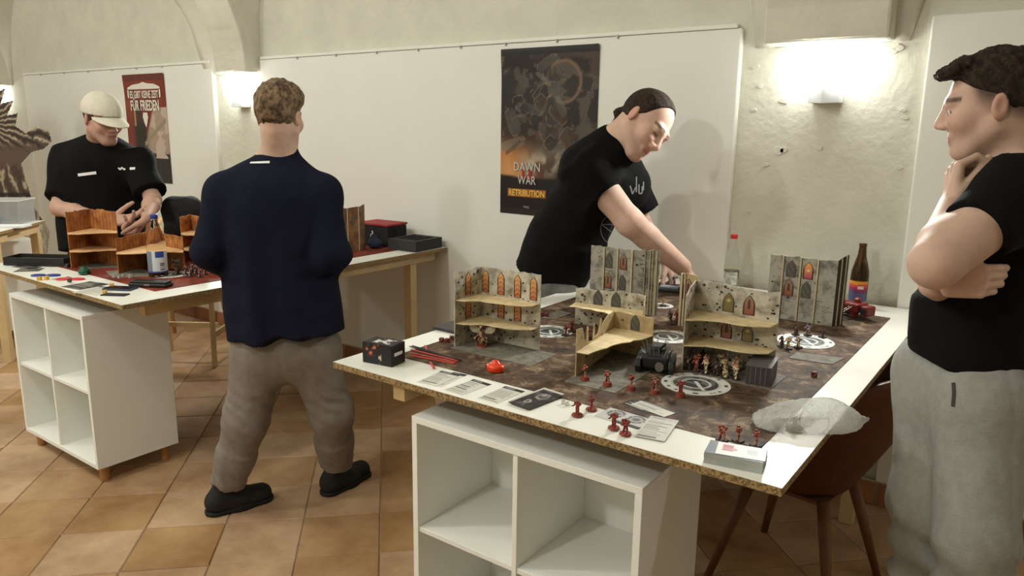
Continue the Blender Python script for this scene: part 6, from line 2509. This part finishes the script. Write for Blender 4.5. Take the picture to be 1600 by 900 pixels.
# small bits
die(pz(106, 418, ZM + .0001), 'dark die on the rust red mat beside the black tray', mat('die_black', hexc(26, 24, 24), 0.4), 0.018, .4)
die(pz(213, 443, ZM + .0001), 'black die next to the glasses case', mat('die_black'), 0.018, .2)
YEL = mat('die_yellow', hexc(222, 176, 70), 0.35)
for px, py, lab, s in ((62, 438, 'yellow die left of two beside the blue gauge', .016), (73, 437, 'yellow die right of two beside the blue gauge', .016), (175, 448, 'yellow die on the white edge beside the phone', .015), (164, 459, 'yellow die at the front of the white edge', .015)):
    die(pz(px, py, ZT + .0003), lab, YEL, s, random.random())
die(pz(109, 441, ZT + .0045), 'black die on the red gauge', mat('die_black'), 0.014, .8)
for i, (px, py) in enumerate(((178, 434), (186, 435), (192, 432), (204, 434))):
    die(pz(px, py, ZM + .0001), 'small white die on the rust red mat', WD, 0.010 if i < 3 else 0.014, i * .5, 'small white dice on the left mat')


def ring_gauge(px0, px1, py, m_, label):
    a, b = onz(px0, py, ZT), onz(px1, py, ZT)
    c = (a + b) / 2
    t = thing('range_gauge', label, 'gauge', (c.x, c.y, ZT + 0.0003), math.atan2((b - a).y, (b - a).x))
    L = (b - a).length
    S = Sdf()
    for sx in (-1, 1):
        for i in range(10):
            a0, a1 = 2 * math.pi * i / 10, 2 * math.pi * (i + 1) / 10
            S.cap((sx * L * .28 + .028 * math.cos(a0), .02 * math.sin(a0), .002), (sx * L * .28 + .028 * math.cos(a1), .02 * math.sin(a1), .002), .004, k=.001)
    S.cap((-L * .3, 0, .002), (L * .3, 0, .002), .003, k=.001)
    S.cap((-L * .5, 0.004, .002), (L * .5, 0.008, .002), .0025, k=.001)
    o = sdf_obj('gauge', S, 0.0022, m_, t)
    return t


ring_gauge(51, 92, 431, mat('gauge_blue', hexc(40, 60, 140), 0.35), 'blue plastic range gauge on the white table edge')
ring_gauge(90, 130, 437, mat('gauge_red', hexc(206, 60, 62), 0.35), 'red plastic range gauge on the white table edge')
p = (95, 440)
for i, (q4, kw, lab) in enumerate([([(18, 417), (45, 421), (40, 414)], dict(paper=(70, 68, 66)), 'dark card at the far left of the white edge, behind another'), ([(20, 425), (60, 424), (40, 420)], dict(paper=(84, 80, 76)), 'dark card before the black tray'),
                                   ([(95, 448), (125, 453), (150, 442)], dict(paper=(70, 66, 62)), 'dark rule card on the white edge beside the red gauge'), ([(112, 457), (150, 462), (172, 452)], dict(), 'pale rule card at the front of the left table'),
                                   ([(78, 436), (92, 440), (106, 432)], dict(), 'pale card under the red gauge')]):
    card(q4, lab, 30 + i, z=ZT + 0.0002, **kw)
t = thing('phone', 'dark blue phone on the white edge of the left table', 'phone', pz(188, 452, ZT + .0003), math.radians(30))
MB().box(-.06, .06, -.032, .032, 0, .008).build('body', mat('phone_blue', hexc(52, 62, 80), 0.3), t, bevel=.003)
MB().box(-.057, .057, -.029, .029, .0079, .0084).build('screen', mat('phone_screen', hexc(30, 34, 42), 0.15), t)
t = thing('glasses_case', 'long black case lying at the mat edge before the water bottle', 'case', pz(236, 447, ZT + .0024), math.radians(30))
MB().box(-.085, .085, -.03, .03, 0, .016).build('body', mat('case_black', hexc(26, 24, 25), 0.45), t, bevel=.007, seg=3)
MB().box(-.08, .08, -.026, .026, .016, .024).build('lid', mat('case_black'), t, bevel=.006, seg=3)
MB().box(-.012, .012, -.031, -.027, .006, .014).build('clasp', STEEL, t, bevel=.001)
tag(MB().box(-.05, .05, -.02, .02, 0, .004).build('dark_strip', mat('case_black'), loc=pz(180, 461, ZT + .0003), rotz=math.radians(33), bevel=.001), 'flat black card box at the corner of the left table', 'card')
# black tray case, open
t = thing('figure_tray', 'black open tray on the left table under the orange ruin', 'tray', pz(66, 412, ZT + .0026), math.radians(33))
BT = mat('tray_black', hexc(30, 27, 26), 0.55)
MB().box(-.15, .15, -.06, .06, 0, .012).build('floor_plate', BT, t)
for a in ((-.15, .15, -.06, -.053), (-.15, .15, .053, .06), (-.15, -.143, -.053, .053), (.143, .15, -.053, .053)):
    MB().box(*a, .012, .038).build('rim', BT, t, bevel=.002)
MB().box(-.13, .13, -.045, .045, .0125, .02).build('foam', mat('tray_foam', hexc(150, 128, 98), 0.9), t)
# clear tub
CLEARP = mat('clear_plastic', hexc(222, 224, 224), 0.15, trans=0.7, ior=1.1, alpha=0.55)
t = thing('plastic_tub', 'small clear plastic tub behind the water bottle', 'tub', (-3.80, 2.12, ZM + .0003), math.radians(35))
for a in ((-.06, .06, -.045, -.0425), (-.06, .06, .0425, .045), (-.06, -.0575, -.0425, .0425), (.0575, .06, -.0425, .0425)):
    MB().box(*a, 0, .07).build('side', CLEARP, t)
MB().box(-.06, .06, -.045, .045, -.0001, .002).build('bottom', CLEARP, t)
MB().box(-.064, .064, -.049, .049, .0702, .074).build('lid', mat('lid_frosted', hexc(205, 206, 204), 0.3, alpha=0.8), t, bevel=.002)
# black bag
t = thing('camera_bag', 'black fabric bag with a zipped top on the far side of the left table', 'bag', (-3.985, 2.33, ZM + .0003), math.radians(35))
BAGM = mat('bag_black', hexc(26, 25, 26), 0.85, var=0.2, scale=60, bump=0.2)
S = Sdf()
for z0, z1, r0, r1 in ((.04, .18, .085, .08), (.18, .2, .08, .07)):
    S.cap((-.045, 0, z0), (-.045, 0, z1), r0 * .75, r1 * .75, k=.05)
    S.cap((.045, 0, z0), (.045, 0, z1), r0 * .75, r1 * .75, k=.05)
S.ell((0, -.05, .08), (.075, .04, .07), k=.02)
for q in range(len(S.p)):
    pr = list(S.p[q]); pr[6] = (((0, 0, .002), (0, 0, -1)),); S.p[q] = tuple(pr)
S.post = fold_post(.010, (14, 14, 14), 3)
sdf_obj('body', S, .006, BAGM, t).location.z = .016
MB().tube([(-.1, 0, .215), (-.06, -.05, .232), (.06, -.05, .232), (.1, 0, .215)], .004, 6).build('zip', mat('zip_grey', hexc(90, 90, 88), .5), t)
MB().tube([(-.05, .02, .235), (-.03, .02, .262), (.03, .02, .262), (.05, .02, .235)], .006, 8).build('handle', BAGM, t)
# red and black case, blue pouch, foam tray at the wall end
t = thing('figure_case', 'black figure case with a red lid at the wall end of the left table', 'case', (-3.155, 3.065, ZM + .0003), math.radians(4))
MB().box(-.13, .10, -.07, .1, 0, .115).build('body', mat('case_fabric', hexc(28, 27, 28), .85), t, bevel=.008)
MB().box(-.134, .104, -.074, .104, .115, .128).build('lid', mat('case_red', hexc(150, 44, 46), .7), t, bevel=.004)
MB().tube([(.106, -.03, .10), (.118, 0, .07), (.106, .04, .10)], .004, 6).build('handle', MATS['case_fabric'], t)
t = thing('dice_pouch', 'small navy pouch with white cord beside the brown card tower', 'pouch', pz(586, 388), 0)
S = Sdf()
S.ell((0, 0, .03), (.045, .035, .032), k=.02, cuts=(((0, 0, .001), (0, 0, -1)),))
S.cap((0, 0, .05), (-.012, 0, .075), .016, .01, k=.02)
S.post = fold_post(.010, (30, 30, 30), 8)
sdf_obj('body', S, .004, mat('pouch_navy', hexc(34, 38, 58), .85), t)
MB().tube([(-.02, -.012, .064), (-.012, -.02, .078), (.0, -.015, .085), (-.02, 0, .096)], .003, 6).build('cord', WHITE_PRINT, t)
t = thing('foam_tray', 'dark grey foam tray with cut-outs at the wall end of the left table', 'tray', (-2.905, 3.09, ZT + .0025), math.radians(3))
FOAM = mat('grey_foam', hexc(58, 57, 56), .95, var=.1, scale=200)
tw_, td_, hz_ = .115, .115, .058
MB().box(-tw_, tw_ * .75, -td_, td_, 0, .03).build('foam_base', FOAM, t)
for a in ((-tw_, tw_ * .75, -td_, -td_ + .03), (-tw_, tw_ * .75, td_ - .03, td_), (-tw_, -tw_ + .025, -td_ + .03, td_ - .03), (tw_ * .75 - .025, tw_ * .75, -td_ + .03, td_ - .03), (-.045, -.035, -td_ + .03, td_ - .03), (.01, .02, -td_ + .03, td_ - .03)):
    MB().box(*a, .03, hz_).build('foam_wall', FOAM, t)

# ------------------------------------------------------------------ left background
t = thing('storage_box', 'clear plastic storage box on the side table at the left picture edge', 'box', (-5.78, 2.07, ZT + .0003), math.radians(43))
for a in ((-.17, .17, -.11, -.107), (-.17, .17, .107, .11), (-.17, -.167, -.107, .107), (.167, .17, -.107, .107)):
    MB().box(*a, 0, .15).build('side', CLEARP, t)
MB().box(-.168, .168, -.108, .108, -.0001, .003).build('bottom', CLEARP, t)
MB().box(-.18, .18, -.12, .12, .1502, .16).build('lid', MATS['lid_frosted'], t, bevel=.003)
MB().box(-.12, .0, -.07, .05, .004, .05).build('contents', mat('blue_bits', hexc(70, 84, 110), .6), t, bevel=.01)
t = thing('sheet_stack', 'white sheets in front of the storage box', 'papers', (-5.50, 2.02, ZT + .0003), math.radians(43))
for k in range(4):
    MB().box(-.1 + .004 * k, .1, -.07, .07 - .006 * k, k * .003, k * .003 + .0026).build('sheet', WHITE_PRINT, t)

# monster standee: cut-out printed board
t = thing('monster_standee', 'brown printed monster cut-out with spiky mane standing at the left wall', 'standee', (-7.10, 2.62, 0), math.radians(38))
out = [(-.42, 0), (.22, 0), (.24, .35), (.30, .62), (.20, .80), (.16, 1.0), (.13, 1.18), (.22, 1.27), (.33, 1.30), (.40, 1.36), (.38, 1.45), (.28, 1.47), (.20, 1.42), (.12, 1.48), (.15, 1.58), (.06, 1.56), (.13, 1.68), (.03, 1.66), (.08, 1.78), (-.02, 1.74), (.02, 1.86), (-.08, 1.80), (-.08, 1.93), (-.16, 1.84), (-.2, 1.95), (-.26, 1.84), (-.34, 1.9), (-.36, 1.6), (-.42, 1.2)]


def inside(px, py, poly):
    r_ = np.zeros(len(px), bool)
    n_ = len(poly)
    for i in range(n_):
        (x0, y0), (x1, y1) = poly[i], poly[(i + 1) % n_]
        c_ = ((y0 > py) != (y1 > py)) & (px < (x1 - x0) * (py - y0) / (y1 - y0 + 1e-12) + x0)
        r_ ^= c_
    return r_


def monster_cols(x, z):
    c = np.tile(V(hexc(92, 74, 60)), (len(x), 1))
    def mix(w, col):
        nonlocal c
        w = np.clip(w, 0, 1)[:, None]
        c = c * (1 - w) + V(hexc(*col)) * w
    n = fbm(np.stack([x * 22, z * 9, x * 0], 1), 6, 4)
    # mane: strands radiating from the head
    hx, hz2 = -.16, 1.52
    ang, rad = np.arctan2(z - hz2, x - hx), np.hypot(x - hx, z - hz2)
    st = np.sin(ang * 34 + 6 * n) * smoothstep(1.2, 1.4, z)
    mix(smoothstep(.1, .8, st) * .9, (40, 30, 26))
    mix(smoothstep(-.5, -.95, st) * .8, (196, 180, 154))
    # body: long folds and bands
    fo = np.sin(x * 60 + 10 * n + z * 8) * smoothstep(1.25, 1.1, z)
    mix(smoothstep(.2, .9, fo) * .7, (52, 40, 34))
    mix(smoothstep(-.3, -.9, fo) * .75, (186, 168, 142))
    mix((np.abs(z - .92) < .02) * .9, (36, 28, 24))
    mix((np.abs(z - .86) < .012) * .8, (200, 186, 160))
    mix((z < .70) * smoothstep(-.3, .1, x) * .35, (214, 202, 178))
    mix(np.exp(-((x - .25) / .12) ** 2 - ((z - 1.37) / .05) ** 2) * (n > .45), (44, 34, 29))
    return c


gx, gz = np.linspace(-.45, .45, 131), np.linspace(0, 1.97, 286)
GX, GZ = np.meshgrid(gx, gz)
cxx, czz = (gx[:-1] + gx[1:]) / 2, (gz[:-1] + gz[1:]) / 2
CX, CZ = np.meshgrid(cxx, czz)
keep = inside(CX.ravel(), CZ.ravel(), out).reshape(CX.shape)
fs = []
nxg = len(gx)
for j, i in np.argwhere(keep):
    q = j * nxg + i
    fs.append((int(q), int(q + 1), int(q + nxg + 1), int(q + nxg)))
me = bpy.data.meshes.new('board')
used = sorted({i for f in fs for i in f})
mp = {o_: k for k, o_ in enumerate(used)}
ux_, uz_ = GX.ravel()[used], GZ.ravel()[used]
me.from_pydata([(float(a_), 0.0, float(b_)) for a_, b_ in zip(ux_, uz_)], [], [tuple(mp[i] for i in f) for f in fs])
set_colors(me, monster_cols(ux_, uz_))
bo = link('board', me, CARD_M, t)
md = bo.modifiers.new('thick', 'SOLIDIFY')
md.thickness = .01
md.offset = -1
MB().add([(-.1, .01, 0), (.05, .01, 0), (-.02, .01, .9), (-.1, .3, 0), (.05, .3, 0)], [(0, 1, 2), (0, 3, 4, 1), (0, 2, 3), (1, 4, 2), (2, 4, 3)]).build('rear_strut', mat('strut_card', hexc(150, 130, 104), .8), t)

# ------------------------------------------------------------------ posters
POSTER_M = mat('poster_print', rough=0.32, attr='Col', spec=0.5)


def poster_dark(u, v):
    P2 = np.stack([u * 4, v * 6, u * 0], 1)
    n = fbm(P2, 3, 4)
    n2 = fbm(P2 * 2.3 + 5, 9, 4)
    c = np.tile(V(hexc(62, 48, 45)), (len(u), 1))
    def mix(w, col):
        nonlocal c
        w = np.clip(w, 0, 1)[:, None]
        c = c * (1 - w) + V(hexc(*col)) * w
    mix(smoothstep(.35, 1, u) * smoothstep(.35, .75, v) * .8, (92, 74, 68))
    # glow at the left and a pale misty band at the middle
    mix(np.exp(-((u - .05) / .28) ** 2 - ((v - .36) / .20) ** 2) * (0.55 + n) * 1.0, (196, 124, 66))
    mix(np.exp(-((u - .10) / .16) ** 2 - ((v - .26) / .10) ** 2) * 1.0, (206, 150, 92))
    mix(np.exp(-((v - .33) / .065) ** 2) * smoothstep(.12, .4, u) * smoothstep(.35, .55, n2) * .95, (190, 174, 150))
    mix(np.exp(-((u - .55) / .25) ** 2 - ((v - .42) / .08) ** 2) * n * .9, (132, 122, 108))
    # big dark angular masses
    mix(smoothstep(.46, .60, n + .16 * np.exp(-((u - .45) / .3) ** 2 - ((v - .66) / .2) ** 2)) * smoothstep(.34, .50, v) * .85, (34, 28, 27))
    mix(smoothstep(.50, .68, n2) * smoothstep(.36, .5, v) * .65, (112, 102, 92))
    mix((np.abs(n2 - .60) < .008) * (n > .5) * (v > .42) * .55, (150, 116, 90))
    mix(np.exp(-((u - .15) / .12) ** 2 - ((v - .62) / .22) ** 2) * (n > .45) * .7, (28, 22, 22))
    mix(np.exp(-((np.hypot((u - .66) * .7, v - .80) - .12) / .010) ** 2) * (n > .42) * .8, (150, 120, 96))
    # plain armour-like plates with light rims
    rr = random.Random(12)
    for k in range(26):
        cu_, cv = rr.uniform(.12, .78), rr.uniform(.40, .92)
        a_, b_, th_ = rr.uniform(.04, .15), rr.uniform(.02, .07), rr.uniform(0, 3.1)
        x, y = (u - cu_), (v - cv) * 1.45
        p_, q_ = x * math.cos(th_) + y * math.sin(th_), -x * math.sin(th_) + y * math.cos(th_)
        d_ = np.maximum(np.abs(p_) / a_, np.abs(q_) / b_) * .6 + np.hypot(p_ / a_, q_ / b_) * .4
        g = rr.choice([(58, 54, 50), (96, 92, 84), (34, 29, 28), (128, 122, 110), (84, 62, 48)])
        mix(smoothstep(1.08, .85, d_) * (.25 + .8 * n2), g)
        mix(np.exp(-((d_ - 1) / .05) ** 2) * (q_ > 0) * .5, (176, 146, 118))
    # dark ground
    mix(smoothstep(.245, .225, v + .03 * (n - .5)), (27, 23, 24))
    mix((v > .96) * 1.0, (34, 27, 27))
    mix((v < .035) * 1.0, (40, 36, 36))
    return c * np.interp(v, [0, .36, .5, 1], [1, 1, .72, .72])[:, None]


def poster(name, label, x0, x1, z0, z1, fn, y=YW - 0.003):
    t = thing(name, label, 'poster', ((x0 + x1) / 2, y, z0))
    w, h = x1 - x0, z1 - z0
    o = print_sheet('sheet', w, h, 110, 160, fn, POSTER_M, t, (-w / 2, 0, 0), (1, 0, 0), (0, 0, 1))
    co = np.zeros(len(o.data.vertices) * 3)
    o.data.vertices.foreach_get('co', co)
    co = co.reshape(-1, 3)
    # slight waviness of a rolled print hung by its top edge
    co[:, 1] += -0.008 * smoothstep(.75, 1.0, co[:, 2] / h) ** 2 - 0.004 * np.sin(co[:, 0] / w * 3 + 1) ** 2 * (1 - co[:, 2] / h)
    o.data.vertices.foreach_set('co', co.ravel())
    md = o.modifiers.new('paper', 'SOLIDIFY')
    md.thickness = .0008
    md.offset = 1
    return t, w, h


t, w, h = poster('wall_poster', 'dark fantasy war poster with orange glow and lettering, behind the leaning man', -2.437, -1.858, 1.074, 1.915, poster_dark)
SIL = mat('print_silver', hexc(196, 192, 186), .4)
GOLD = mat('print_gold', hexc(236, 196, 92), .4)
REDP = mat('print_red', hexc(150, 42, 30), .5)
ex, ey = (1, 0, 0), (0, 0, 1)
yo = -0.0065
cx = -w / 2 + .30 * w
MB().box(cx - .03, cx - .012, yo + .0006, yo + .001, .185, .235).build('numeral_stroke', REDP, t)
MB().box(cx + .012, cx + .03, yo + .0006, yo + .001, .185, .235).build('numeral_stroke', REDP, t)
text_mesh('lettering', 'DAWN', .062, SIL, t, (cx, yo, .228), ex, ey, width=.165, bold=.0006)
text_mesh('lettering', 'OF', .022, SIL, t, (cx, yo, .207), ex, ey, width=.024, bold=.0004)
text_mesh('lettering', 'WAR', .062, SIL, t, (cx, yo, .160), ex, ey, width=.115, bold=.0006)
text_mesh('lettering', 'RETRIBUTION', .046, GOLD, t, (cx, yo, .098), ex, ey, width=.225, bold=.0008)
MB().box(cx - .122, cx + .122, yo + .0008, yo + .0012, .092, .135).build('title_glow_band', mat('print_amber', hexc(150, 84, 30), .5), t)
text_mesh('lettering', 'THQ', .016, SIL, t, (cx, yo, .036), ex, ey, width=.036)


def poster_red(u, v):
    n = fbm(np.stack([u * 5, v * 7, u * 0], 1), 13, 4)
    c = np.tile(V(hexc(124, 50, 36)), (len(u), 1))
    def mix(w, col):
        nonlocal c
        w = np.clip(w, 0, 1)[:, None]
        c = c * (1 - w) + V(hexc(*col)) * w
    mix((n > .55) * .35, (150, 70, 50))
    mix((v > .94) * .8, (96, 44, 36))
    d = u * .75 - (v - .08) * .9
    pale = smoothstep(.0, .06, u - .22 - (v - .1) * .75) * (v < .70) * (v > .20) * (u > .45)
    mix(pale * 1.0, (196, 176, 158))
    mix(pale * (n > .52) * .6, (150, 122, 108))
    # dark fighter silhouette with a long blade (plain shapes)
    mix(np.exp(-((u - .34) / .16) ** 4 - ((v - .42) / .20) ** 4) * 1.2, (44, 42, 38))
    mix(np.exp(-((u - .32) / .06) ** 2 - ((v - .66) / .06) ** 2) * 1.4, (52, 46, 38))
    mix((np.abs(v - (.30 + .42 * (u - .3))) < .022) * (u > .42) * (u < .97), (150, 138, 112))
    mix((v < .23) * 1.0, (48, 45, 43))
    mix((v < .27) * (n > .5) * 1.0, (48, 45, 43))
    mix((np.abs(u - .22) < .02) * (v > .52) * (v < .72), (176, 150, 112))
    return c


t, w, h = poster('wall_poster', 'red poster with white German lettering behind the man in the cap', -6.27, -5.66, 1.055, 1.895, poster_red)
WPR = mat('print_white', hexc(232, 224, 212), .5)
yo = -0.0065
text_mesh('lettering', 'ES GIBT KEINE ZEIT', .078, WPR, t, (0, yo, .658), ex, ey, width=.42, bold=.0016)
text_mesh('lettering', 'FÜR FRIEDEN', .112, WPR, t, (0, yo, .562), ex, ey, width=.42, bold=.0024)
MB().prism([(-.24, .725), (.24, .725), (.24, .740), (.16, .762), (.06, .768), (0, .78), (-.06, .768), (-.16, .762), (-.24, .740)], (0, yo + .0004, 0), ex, ey, .0004).build('banner_ornament', WPR, t)
MB().prism([(-.245, .665), (-.225, .655), (-.225, .72), (-.245, .72)], (0, yo + .0004, 0), ex, ey, .0004).build('banner_side', WPR, t)
MB().prism([(.225, .655), (.245, .665), (.245, .72), (.225, .72)], (0, yo + .0004, 0), ex, ey, .0004).build('banner_side', WPR, t)
MB().prism([(-.03, .545), (-.04, .51), (-.02, .46), (0, .43), (.02, .46), (.04, .51), (.03, .545)], (0, yo + .0004, 0), ex, ey, .0004).build('banner_pendant', WPR, t)
